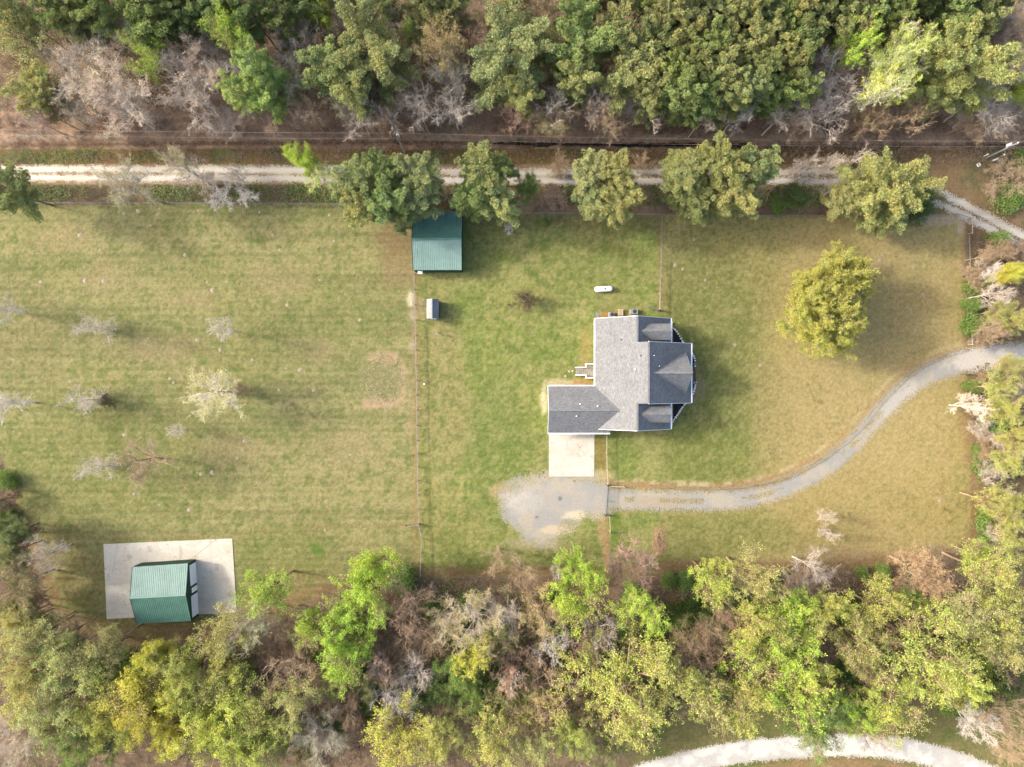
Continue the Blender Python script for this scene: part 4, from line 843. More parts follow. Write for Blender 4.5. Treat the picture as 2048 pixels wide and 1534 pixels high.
def pine(seed, h=18., R=4.2, nw=34, base=.42, tuft=.52, nt=62, top=.55, nl=.24, nwid=.26):
    """straight trunk, whorled limbs and rounded needle puffs"""
    rg = np.random.default_rng(seed); wood = MB(); tw = MB(); lf = MB(); n = 9
    tp = np.zeros((n, 3)); tp[:, 2] = np.linspace(0, h*.97, n); tp[1:, :2] = (rg.normal(size=(n-1, 2))*.08).cumsum(0); wood.tube(tp, np.linspace(.2, .04, n), 7)
    C_ = []; ph = rg.random(3)*6.28
    for i in range(nw):
        f = (i+rg.random())/nw; z = h*(base + (1-base)*f); prof = math.sin(PI*min(1, (.20+.80*(1-f))**.75*.62+.0))**.8 if f < .95 else .2
        a = i*2.4+rg.normal()*.3; lob = 1+.22*math.sin(2*a+ph[0])+.16*math.sin(3*a+ph[1]); L = R*max(.15, prof)*lob*rg.uniform(.72, 1.08)
        p = np.array([np.interp(z, tp[:, 2], tp[:, 0]), np.interp(z, tp[:, 2], tp[:, 1]), z]); d = np.array([math.cos(a), math.sin(a), .18+.5*f])
        q = p + d*L; c = (p+q)/2 - np.array([0, 0, .1*L]); L1 = bez(p, c, q, 5); wood.tube(L1, np.linspace(.055, .018, 5), 4, cap=False)
        m = max(1, int(L/.46))
        for j in range(m):
            k = 1-(j/m)*.72; s = p*(1-k)+q*k
            for sgn in (-1, 0, 1):
                if sgn == 0 and j: continue
                sd = np.array([-d[1], d[0], .15])*sgn*rg.uniform(.3, .75)*(.5+.5*L/R)*(1.1-.5*k) + d*rg.uniform(0, .3)
                e = s+sd; C_.append(e+rg.normal(size=3)*.22); wood.tube([s, e], [.02, .012], 3, cap=False)
    C_ = np.array(C_+[[tp[-1][0], tp[-1][1], h]]); cv = rg.random(len(C_)); B = np.repeat(np.arange(len(C_)), nt); d = rg.normal(size=(len(B), 3)); d[:, 2] = np.abs(d[:, 2])*.8-.1; d /= np.linalg.norm(d, axis=1)[:, None]
    rr = tuft*rg.uniform(.75, 1.2, len(C_))[B]*rg.uniform(.35, 1., len(B))**.6; P0 = C_[B] + d*rr[:, None]*np.array([1, 1, .8])
    D = d + rg.normal(size=d.shape)*.35; s = np.cross(D, rg.normal(size=d.shape)); s /= np.linalg.norm(s, axis=1)[:, None]; D /= np.linalg.norm(D, axis=1)[:, None]
    w = nl*nwid; v = np.stack([P0-D*nl*.5-s*w, P0-D*nl*.5+s*w, P0+D*nl*.6+s*w*.25, P0+D*nl*.6-s*w*.25], 1).reshape(-1, 3); i = np.arange(len(B))[:, None]*4
    lf.add(v, quads=i+[0, 1, 2, 3], a=np.repeat(np.clip(cv[B]*.6+rg.random(len(B))*.4, 0, 1), 4)); return wood, tw, lf
def bush(seed, h=2.4, R=2.0, n=4200, lsize=.15, rag=.5):
    rg = np.random.default_rng(seed); wood = MB(); tw = MB(); lf = MB(); m = 34; d = rg.normal(size=(m, 3)); d[:, 2] = np.abs(d[:, 2])+.15; d /= np.linalg.norm(d, axis=1)[:, None]
    Q = d*np.array([R*.85, R*.85, h*.85])*rg.uniform(.45, 1, (m, 1))
    for q in Q: wood.tube([(0,0,0), q*.5+rg.normal(size=3)*.08, q], [.05, .03, .012], 4, cap=False)
    B = rg.integers(0, m, n); e = rg.normal(size=(n, 3)); e /= np.linalg.norm(e, axis=1)[:, None]; P0 = Q[B] + e*R*rag*rg.random((n, 1))**.4; P0[:, 2] = np.abs(P0[:, 2])+.03
    leaves(lf, P0, lsize, rg, .5, rg.random(m)[B]*.5+rg.random(n)*.5); return wood, tw, lf

PROTO = {}
def proto(key, res, R, h):
    w, t, l = res; PROTO[key] = dict(wood=w.mesh('trunk', M_bark), twigs=t.mesh('twigs', M_bark) if t.v else None, leaves=l.mesh('crown', M_leaf if not key.startswith('pine') else M_needle, attr='v') if l.v else None, h=h)
    src = np.vstack(l.v if l.v else t.v); cx, cy = src[:, 0].mean(), src[:, 1].mean(); PROTO[key].update(R=float(np.percentile(np.hypot(src[:, 0]-cx, src[:, 1]-cy), 92)), c=(cx, cy), zf=float(src[:, 2].mean()/h)+.03)
for i in range(5): proto(f'pine{i}', pine(100+i, R=[4.2,4.6,3.8,4.4,4.0][i]), 4.2, 18)
for i in range(2): proto(f'bigpine{i}', pine(120+i, h=17, R=6.4, nw=56, tuft=.62, nt=60, base=.3), 6.4, 17)
for i in range(3): proto(f'bare{i}', hardwood(200+i, h=13, R=4.5, nl=9, twigs=6, twl=.7), 4.5, 13)
for i in range(3): proto(f'sparse{i}', hardwood(300+i, h=16, R=5, nl=11, leaf=4, lsize=.19, twigs=5, cover=.85, twl=.6, tr=.26), 5, 16)
for i in range(3): proto(f'leafy{i}', hardwood(400+i, h=16, R=5, nl=11, leaf=9, lsize=.18, twigs=5, cover=.9, twl=.55), 5, 16)
for i in range(2): proto(f'dense{i}', hardwood(500+i, h=12, R=4.5, nl=12, leaf=11, lsize=.17, twigs=5, twl=.6, clump=.7), 4.5, 12)
for i in range(2): proto(f'bud{i}', hardwood(600+i, h=14, R=5, nl=11, leaf=3, lsize=.11, twigs=7, twl=.8, clump=.3), 5, 14)
for i in range(2): proto(f'small{i}', hardwood(700+i, h=10, R=3.3, nl=12, fork=.1, flat=1.4, elmin=-1.15, twigs=4, twl=.6, tr=.16, tw_r=.018, spread=.95), 3.3, 10)
proto('oak0', hardwood(811, h=14, R=7, nl=26, leaf=16, lsize=.19, twigs=7, twl=.8, flat=.62, tr=.35, lobes=.1, fork=.2), 7, 14)
proto('giant0', hardwood(821, h=17, R=8, nl=18, leaf=7, lsize=.21, twigs=5, twl=.7, flat=.5, tr=.4, lobes=.4, fork=.2, cover=.9), 8, 17)
proto('giant1', hardwood(823, h=17, R=8, nl=18, leaf=7, lsize=.21, twigs=5, twl=.7, flat=.5, tr=.4, lobes=.4, fork=.2, cover=.9), 8, 17)
for i in range(3): proto(f'bush{i}', bush(900+i), 2.0, 2.4)
for i in range(2): proto(f'twigbush{i}', hardwood(950+i, h=4.2, R=2.4, nl=10, fork=.08, flat=.9, twigs=6, twl=.5, tr=.07), 2.4, 4.2)
NAMES = dict(pine='pine_tree', bigpine='pine_tree', bare='bare_tree', sparse='leafing_tree', leafy='leafing_tree', dense='leafy_tree', bud='budding_tree', small='bare_tree', oak='evergreen_oak', giant='leafing_tree', bush='bush', twigbush='bare_shrub')
HT = dict(pine=17, bigpine=17, bare=12, sparse=15, leafy=15, dense=11, bud=13, small=9.5, oak=12, giant=16, bush=2.4, twigbush=3.6)
BARK = {'pine': C(120, 98, 82, .72), 'grey': C(196, 182, 166, .72), 'brown': C(158, 132, 108, .72), 'white': C(222, 212, 200, .72), 'pink': C(176, 144, 124, .72), 'tan': C(190, 164, 132, .58), 'dark': C(104, 90, 74, .72), 'field': C(218, 206, 188, .78)}
KL = .92
LC = {k: C(*v, KL) for k, v in dict(olive=(150,156,104), olived=(128,138,88), olivey=(158,160,102), pineg=(136,150,92), pined=(120,134,84), lime=(160,184,76), limey=(178,190,90), yel=(188,186,82), yg=(166,174,88), ygp=(168,172,106), pale=(168,168,100),
      tan=(196,176,140), pink=(190,168,146), orange=(208,172,128), rust=(196,146,108), green=(120,142,74), dgreen=(84,104,56), bgreen=(118,140,76), gold=(188,176,108), white=(232,230,218), olivet=(146,148,98), ever=(164,166,84), limes=(162,178,108)).items()}
cnt_ = {}; TREES = []
def plant(kind, px, py, r, colr, label, group=None, h=None, bark=None, rz=None, sxy=None, cat=None):
    var = [k for k in PROTO if k.rstrip('0123456789') == kind]; i = cnt_.get(kind, 0); cnt_[kind] = i+1; pr = PROTO[var[i % len(var)]]
    hh = (h or HT[kind])*random.uniform(.93, 1.07); zc = hh*pr['zf']; bx, by, _ = W(px, py, zc); s = r*S*(1-zc/H)/pr['R']*{'sparse': 1.16, 'leafy': 1.18, 'giant': 1.12, 'bare': 1.15, 'bud': 1.2, 'oak': 1.02, 'pine': 1.1}.get(kind, 1.04)
    a = (sxy or (1, 1)); rz = random.random()*6.28 if rz is None else rz; ox, oy = pr['c'][0]*s*a[0], pr['c'][1]*s*a[1]
    bx -= ox*math.cos(rz)-oy*math.sin(rz); by -= ox*math.sin(rz)+oy*math.cos(rz)
    e = empty(NAMES[kind], (bx, by, float(gz(np.array([bx]), np.array([by]))[0])-.05), rz)
    e.scale = (s*a[0], s*a[1], hh/pr['h']); tag(e, label, cat or ('bush' if kind == 'bush' else 'shrub' if kind == 'twigbush' else 'tree'), group)
    if bark == 'grey' and kind in ('leafy', 'sparse', 'giant', 'dense'): bark = 'brown'
    bk = BARK[bark or ('pine' if 'pine' in kind else 'grey')]; j = [random.uniform(.93, 1.07) for _ in range(3)]
    for nm in ('wood', 'twigs', 'leaves'):
        if pr[nm] is None: continue
        part = 'trunk' if nm == 'wood' else ('twigs' if pr['leaves'] else 'crown') if nm == 'twigs' else 'crown'; o = link(part, pr[nm], e); base_ = LC[colr] if nm == 'leaves' else bk
        o.color = (base_[0]*(j[0] if nm == 'leaves' else 1)*j[1], base_[1]*j[1], base_[2]*j[1]*(j[2] if nm == 'leaves' else 1), 1)
    TREES.append((px, py, r)); return e

# every tree one can tell apart: kind, photo x, photo y, crown radius, leaf colour, bark | label | group
TABLE = '''
sparse 27 68 62 ygp grey | broad pale grey-green tree filling the photo's top left corner
pine 126 22 38 pined - | dark pine at the top edge, just right of the pale corner tree
pine 205 22 40 pineg - | green pine at the top edge left of the tan budding tree
pine 300 38 48 pineg - | broad green pine at the top edge above the yellow-green sapling
pine 365 30 36 olived - | slim dark pine between two wide pines, left of the lime round tree
pine 428 24 40 pineg - | dark green pine just left of the lime round tree
pine 498 16 42 pined - | dark pine right behind the lime round tree at the top edge
pine 566 34 36 pined - | dark pine above the bare white tree in the upper left wood
pine 612 4 34 olived - | pine cut by the top edge above the bare grey tree
sparse 640 22 28 lime grey | small bright-leafed tree at the top edge left of the grey bare tree
bare 684 24 36 - grey | grey leafless tree at the top edge, left of the big round pine
leafy 465 63 36 lime grey 18.5 | round lime-green tree standing out in the dark upper left pines
pine 512 140 36 limes grey 18 | upper lobe tree of the bright light-green pair above the road
pine 476 188 28 limes grey 15 | light green young pine, lower left of the bright pair
pine 536 180 40 limes grey 16 | light green pine, lower right of the bright pair
pine 78 182 42 olivey - 13 | yellowish olive pine low on the left side of the upper wood
pine 104 205 24 olivey - 11 | small yellowish olive pine touching the left edge pine
bud 165 128 70 tan grey | wide tan budding tree in the upper left wood
bud 232 182 62 pink grey | greyish budding tree low right of the wide tan one
bud 253 62 36 tan grey | small tan budding tree below the top edge pines
sparse 292 112 36 lime grey 16 | yellow-green sapling between the tan and the pink budding trees
bud 372 135 62 pink grey | wide pinkish budding tree left of the bright green pair
bare 440 137 42 - white | whitish leafless tree just left of the light green pair
bare 392 195 52 - grey | grey twiggy leafless tree below the pinkish budding tree
bare 574 92 36 - white | white-twigged leafless tree below the dark pine, right of the lime round tree
bare 610 68 30 - grey | slender leafless tree left of the small bright-leafed one
bud 578 158 34 olivet grey | olive budding tree right of the light green pair
bare 245 210 46 - grey | leafless tree on the bank, low left above the road
bigpine 741 113 82 olivet - | huge round olive pine left of the green barn's line, above the power pole
pine 662 135 46 olive - | olive pine leaning on the left side of the huge round pine
pine 700 178 40 olivey - | low olive pine on the skirt of the huge round pine
bud 769 38 28 pink grey | small pink budding tree touching the top of the huge round pine
pine 772 8 26 olivet - | pine tip at the top edge above the huge round pine
bush 827 66 26 bgreen - 6 | tall bright green evergreen between the huge pine and the golden tree
bud 882 84 38 gold tan 18 | golden budding tree in the middle of the upper wood
bud 895 145 38 olivet grey | pale olive budding tree below the golden one
bare 930 51 30 - pink | pinkish leafless tree between the golden tree and the big round crown
pine 899 20 38 olivet - | pale pine at the top edge above the golden tree
bud 1022 14 48 orange tan | orange-tan budding tree at the middle of the top edge
bud 1085 26 32 orange tan | smaller orange budding tree right of the top edge's orange-tan one
bigpine 1020 110 84 olive - | huge round pine in the middle of the upper wood
pine 1042 182 36 olivey - 14 | low lobe pine on the road side of the middle huge pine
sparse 1100 88 36 ygp grey | pale mixed-green tree right of the middle huge pine
pine 1165 100 54 pineg - | bright green dense pine right of the pale mixed tree
pine 1156 158 38 olive - | lower pine under the bright dense green one
pine 1262 143 54 olive - | broad olive pine above the dark ditch water
pine 1236 70 40 olive - | olive pine just above the broad one over the ditch water
bare 834 212 36 - grey | grey leafless understory tree below the bright green evergreen
bare 905 208 44 - grey | wide grey leafless understory tree below the pale olive budding tree
bare 714 222 38 - grey | leafless tree at the foot of the huge left pine
bare 1107 210 36 - grey | leafless tree low between the two right-of-centre pines
bare 1193 206 32 - grey | leafless tree below the lower green pine
bare 1288 204 38 - grey | leafless tree at the foot of the broad olive pine
bare 1030 232 28 - pink | small leafless sapling below the middle huge pine's lobe
bare 780 232 26 - grey | small leafless sapling above the pole with the transformer
leafy 1717 86 30 lime grey 18.5 | small lime-green tree, left of the brighter lime pair
leafy 1808 98 36 limey white 18.5 | upper tree of the bright yellow-lime pair in the upper right wood
leafy 1776 170 34 limey white 18 | lower tree of the bright yellow-lime pair
sparse 1790 132 36 limey white 19 | thin lime sapling linking the bright pair
bare 1666 150 52 - white | white-limbed leafless tree left of the yellow-lime pair
bare 1656 222 48 - grey | leafless grey tree low on the bank below the white-limbed one
bare 1572 222 38 - grey | leafless tree on the bank below the right pine stand
bigpine 1902 137 78 olivey - | great yellowish pine in the upper right wood
pine 1880 190 34 olivey - 14 | low pine on the left skirt of the great yellowish pine
bare 1984 208 50 - grey | large grey leafless tree reaching toward the right edge
bud 2024 136 42 tan grey | tan budding tree at the right edge above the grey leafless one
dense 2044 175 26 lime grey 12 | lime tree cut by the right edge below the tan budding tree
bare 1826 222 34 - tan | pale leafless tree below the yellow-lime pair
bare 1410 228 28 - grey | leafless sapling at the bank below the pine stand's left part
bare 1480 226 28 - white | whitish leafless sapling at the bank below the pine stand
pine 18 382 46 olived - 13 | dark pine cut by the left edge beside the dirt road
bud 246 366 42 olivey grey 12 | yellow-green leafing tree over the road's left part
bud 352 322 26 gold grey 11 | thin golden-tipped tree leaning over the road
small 395 352 32 - grey 10 | bare slanting tree right of the golden-tipped one on the road
small 472 350 26 - grey 9 | faint bare tree over the road, left of the lime roadside tree
bare 440 395 26 - white 4 | low white-twigged sapling at the pasture's north edge
bare 492 392 20 - white 3.5 | smaller white-twigged sapling by the pasture's north edge
dense 604 318 32 lime grey 10 | lime roadside tree over the dirt road
sparse 640 352 26 limey white 9 | thin lime sapling beside the lime roadside tree
pine 720 362 42 olive - 14 | leftmost pine of the clump over the road beside the barn
pine 718 412 34 olivey - 13 | yellowish pine at the lower left of the barn clump
pine 768 348 36 pined - 14 | dark pine at the top of the barn clump
pine 780 402 40 pineg - 13 | green pine in the middle of the barn clump
pine 836 348 40 olive - 14 | pine at the upper right of the barn clump
pine 838 400 38 olive - 13 | olive pine leaning over the barn's north-west roof corner
pine 800 432 26 olived - 12 | low dark pine beside the barn's west end
pine 960 346 42 olive - 14 | upper pine of the pair right of the barn
pine 945 395 34 pineg - 13 | dark green pine directly right of the thin pale pole
pine 992 400 40 olivey - 13 | lower yellowish pine of the pair right of the barn
pine 1004 336 26 pined - 13 | dark small pine at the right top of the pair
dense 1056 372 24 green grey 9 | fresh light-green leafy tree right of the barn pines
small 1118 334 22 - tan 9 | bare fan-shaped tree standing over the road in the middle
bare 1108 392 26 - pink 4 | low bare shrubby tree below the fan-shaped one
pine 1192 345 40 olive - 13 | upper left pine of the clump north of the gas tank
pine 1236 352 34 olivey - 13 | upper right pine of the clump north of the gas tank
pine 1185 400 32 olive - 12 | lower left pine of the clump north of the gas tank
pine 1238 408 38 olivey - 13 | lower right pine of the clump north of the gas tank
small 1284 326 22 - tan 9 | small tan bare tree behind the gas tank clump
pine 1362 350 36 olive - 13 | leftmost pine of the right roadside clump
pine 1382 398 38 olived - 12 | dark lower pine of the right roadside clump
pine 1440 330 42 olivey - 14 | tallest yellowish pine in the right roadside clump
pine 1508 336 38 olive - 14 | rightmost pine of the right roadside clump
pine 1466 396 40 olivey - 13 | lower right pine of the right roadside clump
dense 1425 418 22 olived grey 7 | small dark tree at the foot of the right roadside clump
dense 1592 392 28 dgreen grey 6 | dark green leafy bush-tree between the roadside pines
bush 1560 405 18 green - 3 | low green bush right of the roadside clump
small 1602 336 20 - grey 11 | first bare leaning tree left of the big corner pine
small 1656 330 20 - grey 12 | second bare leaning tree left of the big corner pine
small 1702 326 20 - grey 12 | bare tan tree touching the big corner pine
bare 1668 378 24 - grey 4 | low bare shrub under the leaning bare trees
bigpine 1772 376 70 olivey - 13 | big rounded pine at the corner of the dirt road
pine 1690 402 32 olivey - 9 | low pine spreading at the left of the big corner pine
pine 1768 432 36 olivey - 9 | low lobe pine hanging over the lawn below the corner pine
bush 1832 406 34 dgreen - 4 | round dark evergreen bush beside the corner pine and road
twigbush 2012 350 44 - tan 4 | dense pale dead shrub at the right edge below the power pole
bush 2022 396 30 bgreen - 3 | bright green bush under the pale dead shrub
bush 2042 322 22 bgreen - 3 | green bush at the right edge just below the power pole
small 5 620 25 - field 10 | whitish bare tree cut by the left edge, northernmost in the pasture
small 192 655 25 - field 10 | whitish bare tree in the pasture's upper left
small 440 656 25 - field 10 | whitish bare tree in the pasture's centre, above the yellow-budded one
bare 6 806 34 - field 9 | thick-limbed bare tree cut by the left edge above the dark wood
small 172 800 25 - field 10 | whitish bare tree with a brown shrub at its foot
twigbush 212 801 18 - dark 3 | dark brown shrub at the foot of a whitish bare tree
bud 428 788 46 yel field 8 | yellow-budded tree in the middle of the west pasture
twigbush 474 780 20 - brown 3 | brown shrub right of the yellow-budded tree
small 350 862 16 - field 6.5 | smallest bare tree of the pasture, between the others
small 196 934 25 - field 10 | whitish bare tree left of the big brown bare tree
bare 282 924 44 - tan 8 | broad brown-twigged bare tree, widest in the pasture
twigbush 1053 601 26 - dark 3 | lone dark twiggy shrub in the house yard
twigbush 1017 458 10 - white 1.6 | tiny white-twigged sapling on the lawn east of the barn
bush 1088 446 7 green - 1.6 | tiny green sapling on the lawn east of the barn
oak 1672 568 66 ever grey 11 | large evergreen tree alone on the east lawn, northern crown
oak 1648 638 68 ever grey 11 | large evergreen tree alone on the east lawn, southern crown
bare 88 1112 36 - grey 9 | white bare tree leaning out above the garage pad's left side
dense 20 1105 42 olived brown 9 | dark green tree at the left edge beside the white bare tree
twigbush 40 1062 34 - dark 4 | dark twiggy shrub at the left edge wood corner
bush 8 1040 26 dgreen - 3 | dark green bush at the left edge of the pasture
dense 30 1215 34 olived dark 8 | dark olive tree below the olive-brown one at the left edge
dense 14 1140 34 olived dark 8 | dark olive tree at the left edge above the olive-brown one
small 1656 1034 15 - grey 6.5 | faint whitish bare sapling on the lower east lawn, upper of two
small 1658 1068 15 - grey 6.5 | faint whitish bare sapling on the lower east lawn, lower of two
dense 16 1068 34 olived dark 8 | dark olive tree at the left edge above the white bare tree
leafy 24 1250 36 pale grey 11 | pale olive tree at the left edge level with the garage's lower side
dense 60 1240 26 olived dark 7 | small dark tree where the pasture corner meets the lower left wood
bush 8 960 20 green - 3 | green bush cut by the left edge
twigbush 10 1000 26 - dark 4 | dark twiggy shrub cut by the left edge
bud 30 1172 48 olivet brown 11 | olive-brown budding tree at the left edge beside the garage
twigbush 72 1190 32 - brown 5 | brown twiggy shrub between the left edge trees and the lawn
sparse 52 1284 50 ygp grey | pale yellow-green tree at the left edge below the garage
leafy 112 1318 46 ygp grey | pale leafy tree, second from the left edge in the lower wood
leafy 166 1342 48 ygp grey | pale leafy tree left of the yellow one in the lower wood
leafy 40 1372 54 pale grey | pale olive leafy tree at the left edge of the lower wood
leafy 118 1412 58 ygp grey | large pale leafy tree above the bottom left corner
leafy 200 1398 48 yg grey | leafy tree just left of the bright yellow tree
bud 30 1480 52 tan grey | tan-green twiggy tree in the bottom left corner
leafy 140 1494 46 green grey | greener leafy tree at the bottom edge near the left corner
leafy 212 1464 42 yg grey | leafy tree at the bottom edge left of the yellow trees
sparse 205 1300 40 olivet grey | thin olive tree between lawn edge and the yellow tree
dense 306 1312 28 yel grey 15 | slim yellow treetop rising beside the lower lawn edge
leafy 290 1378 56 yel grey | bright yellow leafy tree in the lower left wood
leafy 352 1350 46 yg grey | yellow-green tree right of the bright yellow one
dense 284 1440 50 yel grey 15 | dense yellow tree below the bright yellow one
leafy 344 1476 36 yel grey | small yellow tree at the bottom edge, left part
sparse 444 1272 46 ygp grey | pale twiggy tree right below the garage pad's corner
sparse 530 1186 46 lime grey | thin fresh-leafed tree right of the concrete pad
bud 494 1256 42 ygp grey | pale budding tree between the pad and the bright lime tree
sparse 434 1330 40 yg grey | half-leafed tree in the middle of the lower left wood
leafy 444 1402 58 limey grey | large lime-yellow tree in the lower left wood
leafy 424 1474 56 limey grey | lime-yellow tree at the bottom edge, left part
leafy 498 1488 54 yg grey | yellow-green tree at the bottom edge beside the lime-yellow one
sparse 532 1440 48 yg grey | sparse-leafed tree right of the large lime-yellow tree
bare 596 1340 62 - tan | wide pale bare tree in the lower left wood
sparse 590 1400 40 ygp tan | half-bare tree below the wide pale bare one
leafy 626 1250 32 lime grey | small lime tree right of the pale budding one
leafy 680 1285 44 lime grey | bright lime tree at the lower part of the tall green group
dense 741 1141 40 lime grey 13 | bright lime tree nearest the yard fence's end
leafy 722 1210 52 lime grey | bright lime tree in the middle of the tall green group
leafy 690 1330 40 lime grey | lower bright lime tree of the tall green group
bush 803 1162 28 bgreen - 5 | dense green bush at the foot of the yard fence
bud 642 1483 48 olivet grey | olive-tan twiggy tree at the bottom edge, left of centre
bare 690 1420 34 - brown | brown bare tree in the dark gap of the lower wood
bare 818 1222 58 - brown | wide brown bare tree below the green bush by the fence
bud 758 1334 28 rust grey | rust-orange leafed tree beside the bright lime group
dense 738 1376 22 olivet grey 11 | small olive tree below the rust-orange one
bud 958 1244 56 gold grey | wide golden-tan budding tree in the lower middle wood
bud 900 1246 36 gold grey | small golden budding tree left of the wide golden one
leafy 947 1314 32 yel grey | yellow leafy tree below the wide golden one
bare 998 1120 30 - tan 9 | tan bare sapling standing on the lawn's edge, left one
bare 1042 1148 32 - tan 9 | tan bare sapling standing on the lawn's edge, right one
bud 1086 1228 42 gold tan | tan budding tree left of the bright green yard-edge tree
bare 1107 1284 36 - white | whitish bare tree under the bright green yard-edge trees
bare 1015 1230 30 - grey | grey bare tree right of the wide golden budding tree
leafy 1148 1132 32 lime grey 14 | bright green treetop reaching over the lawn below the gravel
leafy 1152 1192 52 lime grey | wide bright green tree behind the yard-edge treetop
twigbush 1114 1144 11 - white 6 | small white-blossoming sapling on the left of the bright treetop
bare 1256 1122 46 - pink 10 | reddish bare tree at the lower end of the rusty fence
bud 1290 1124 22 rust grey 8 | small tree with orange leaves beside the reddish bare one
leafy 1282 1222 42 lime grey | lime tree below the reddish bare tree
bare 1205 1270 38 - grey | grey bare tree between the bright green and lime trees
bare 1158 1292 30 - pink | small pinkish bare tree right of the whitish one
bare 827 1346 38 - grey | grey bare tree in the lower middle wood
bare 793 1398 40 - white | pale bare tree in the lower middle wood
dense 918 1346 36 green grey 11 | deep green tree in the lower middle wood, upper one
dense 950 1397 34 green grey 10 | deep green tree in the lower middle wood, lower one
dense 998 1425 24 green grey 9 | small deep green tree right of the deep green pair
dense 738 1425 34 dgreen grey 8 | shaded dark green tree left of the pale bare one
bare 1039 1310 42 - brown | brown bare tree in the very middle of the lower wood
bud 1022 1364 26 rust grey | orange-pink budding tree below the brown bare one
bud 1090 1412 42 gold tan | golden-tan tree left of the giant spreading tree
bare 1080 1350 38 - tan | tan bare tree above the golden-tan one
giant 1256 1376 108 yg brown | giant spreading yellow-green tree with visible limbs in the lower wood
sparse 795 1480 62 yel tan | wide yellow twiggy tree at the bottom edge
sparse 872 1484 40 yg tan | yellow-green twiggy tree at the bottom edge, left of centre
sparse 988 1488 54 yg tan | open-limbed tree at the bottom edge below the golden-tan one
sparse 1066 1504 38 ygp tan | pale open tree at the bottom edge left of the white road
leafy 1150 1480 36 yg grey | leafy tree under the giant spreading tree's left side
bush 1369 1163 20 bgreen - 3 | bright green bush at the lawn's lower edge, left one
bush 1336 1160 14 bgreen - 3 | small bright green bush at the lawn's lower edge beside the other
sparse 1427 1164 40 lime grey | thin leafing tree just behind the lawn-edge bushes
sparse 1512 1160 50 ygp grey | pale yellow-green tree at the lawn's lower edge
bare 1632 1138 38 - grey 10 | white bare tree with a crooked trunk at the lawn's lower edge
bud 1598 1165 28 rust grey 8 | rusty budding shrub-tree left of the crooked white one
leafy 1588 1238 54 lime grey | lime tree behind the crooked white bare tree
leafy 1650 1226 44 yg grey | yellow-green tree right behind the crooked white bare tree
sparse 1512 1258 48 yg grey | half-leafed tree left of the lime one
bare 1450 1230 40 - brown | brown bare tree in the right part of the lower wood
bare 1392 1312 48 - brown | brown bare tree right of the giant spreading tree
sparse 1372 1366 42 yg tan | thin leafing tree hugging the giant tree's right side
giant 1560 1336 92 lime grey | giant lime-green tree right of the brown bare one
leafy 1628 1360 38 limey grey | lime tree on the right flank of the giant lime one
sparse 1424 1410 44 ygp grey | pale yellowish tree above the white road
leafy 1502 1408 44 yg grey | leafy tree above the white road, middle one
leafy 1640 1454 52 green grey 14 | bright green tree hanging over the white road
leafy 1706 1432 32 lime grey | lime tree between the bright green and pale trees over the road
leafy 1785 1410 50 yg grey | pale green tree above the white road's right part
bare 1752 1476 30 - brown 11 | brownish bare tree beside the white road
giant 1862 1302 96 yg grey | giant yellow-green tree in the lower right wood
leafy 1912 1368 44 limey grey | lime tree at the lower right of the giant yellow-green one
sparse 1768 1222 58 yg grey | open-limbed thin tree in the lower right wood
sparse 1722 1282 44 ygp brown | brown-limbed thin tree left of the giant yellow-green one
bud 1842 1142 44 orange tan 11 | orange-tan budding tree at the lawn's lower right corner
bud 1872 1172 30 orange tan 11 | second orange-tan budding tree behind the corner one
bush 1765 1142 14 bgreen - 3 | small green bush left of the orange-tan trees
bush 1725 1145 12 bgreen - 3 | smallest green bush along the lawn's lower edge
sparse 1990 1142 50 yg grey | yellow-green thin tree right of the lawn's lower corner
sparse 2016 1222 50 yg grey | thin leafing tree at the right edge below the corner
leafy 2008 1288 46 ygp grey | pale leafy tree at the right edge, lower part
sparse 1940 1225 38 ygp tan | pale thin tree between the orange-tan pair and right edge
dense 1996 1372 46 dgreen grey 9 | dark green tree at the right edge above the lower road
bare 2014 1440 48 - tan 13 | tan bare tree at the right edge above the lower road
bare 1960 1450 32 - white 12 | pale bare tree left of the tan one in the lower right corner
bare 2030 1510 34 - tan 13 | bare limb-spreading tree in the bottom right corner
small 1950 812 26 - field 11 | bare tree with spreading limbs at the east lawn edge
bush 1948 772 15 green - 3 | small green bush just below the driveway mouth barrier
bush 1990 846 24 bgreen - 4 | bright green bush beside the bare tree at the east edge
sparse 2018 822 34 yg tan 10 | golden twiggy tree at the right edge below the driveway
sparse 2004 775 30 yg tan 10 | pale twiggy tree touching the driveway mouth
sparse 2036 878 30 yg tan 10 | thin yellow-green tree at the right edge, east lawn side
bush 1972 932 24 bgreen - 3 | bright green bush at the east edge, middle of the lawn side
bush 1960 905 14 green - 3 | small green bush above the middle one at the east edge
sparse 2020 925 28 yg tan 10 | pale open tree at the right edge above the thick trunk
leafy 2032 1016 30 yg tan 10 | leafy tree at the right edge below the thick trunk
bush 1985 1054 28 bgreen - 3 | bright green bush at the east edge, lower part
bush 1974 1030 16 green - 3 | little green bush over the lower east edge bush
sparse 1992 1005 28 yg tan 10 | olive thin tree between trunk and bushes at the east edge
sparse 2030 1080 30 yg tan 10 | thin tree at the right edge above the lower corner
leafy 1966 1118 30 lime grey 10 | fresh lime tree at the lawn's lower right corner
bush 2000 480 20 bgreen - 3 | green bush beside the dirt road at the right edge
bare 1974 510 18 - tan 6 | small tan bare tree below the green roadside bush
twigbush 1984 545 24 - white 5 | whitish twiggy shrub along the east boundary, upper one
bush 1954 572 19 green - 4 | green bush at the east boundary fence, upper one
dense 2008 550 21 yel grey 8 | yellow-olive tree east of the boundary fence
dense 2036 544 20 yel grey 9 | yellowish tree cut by the right edge, upper part
bare 1998 586 26 - grey 9 | white-limbed bare tree east of the boundary fence
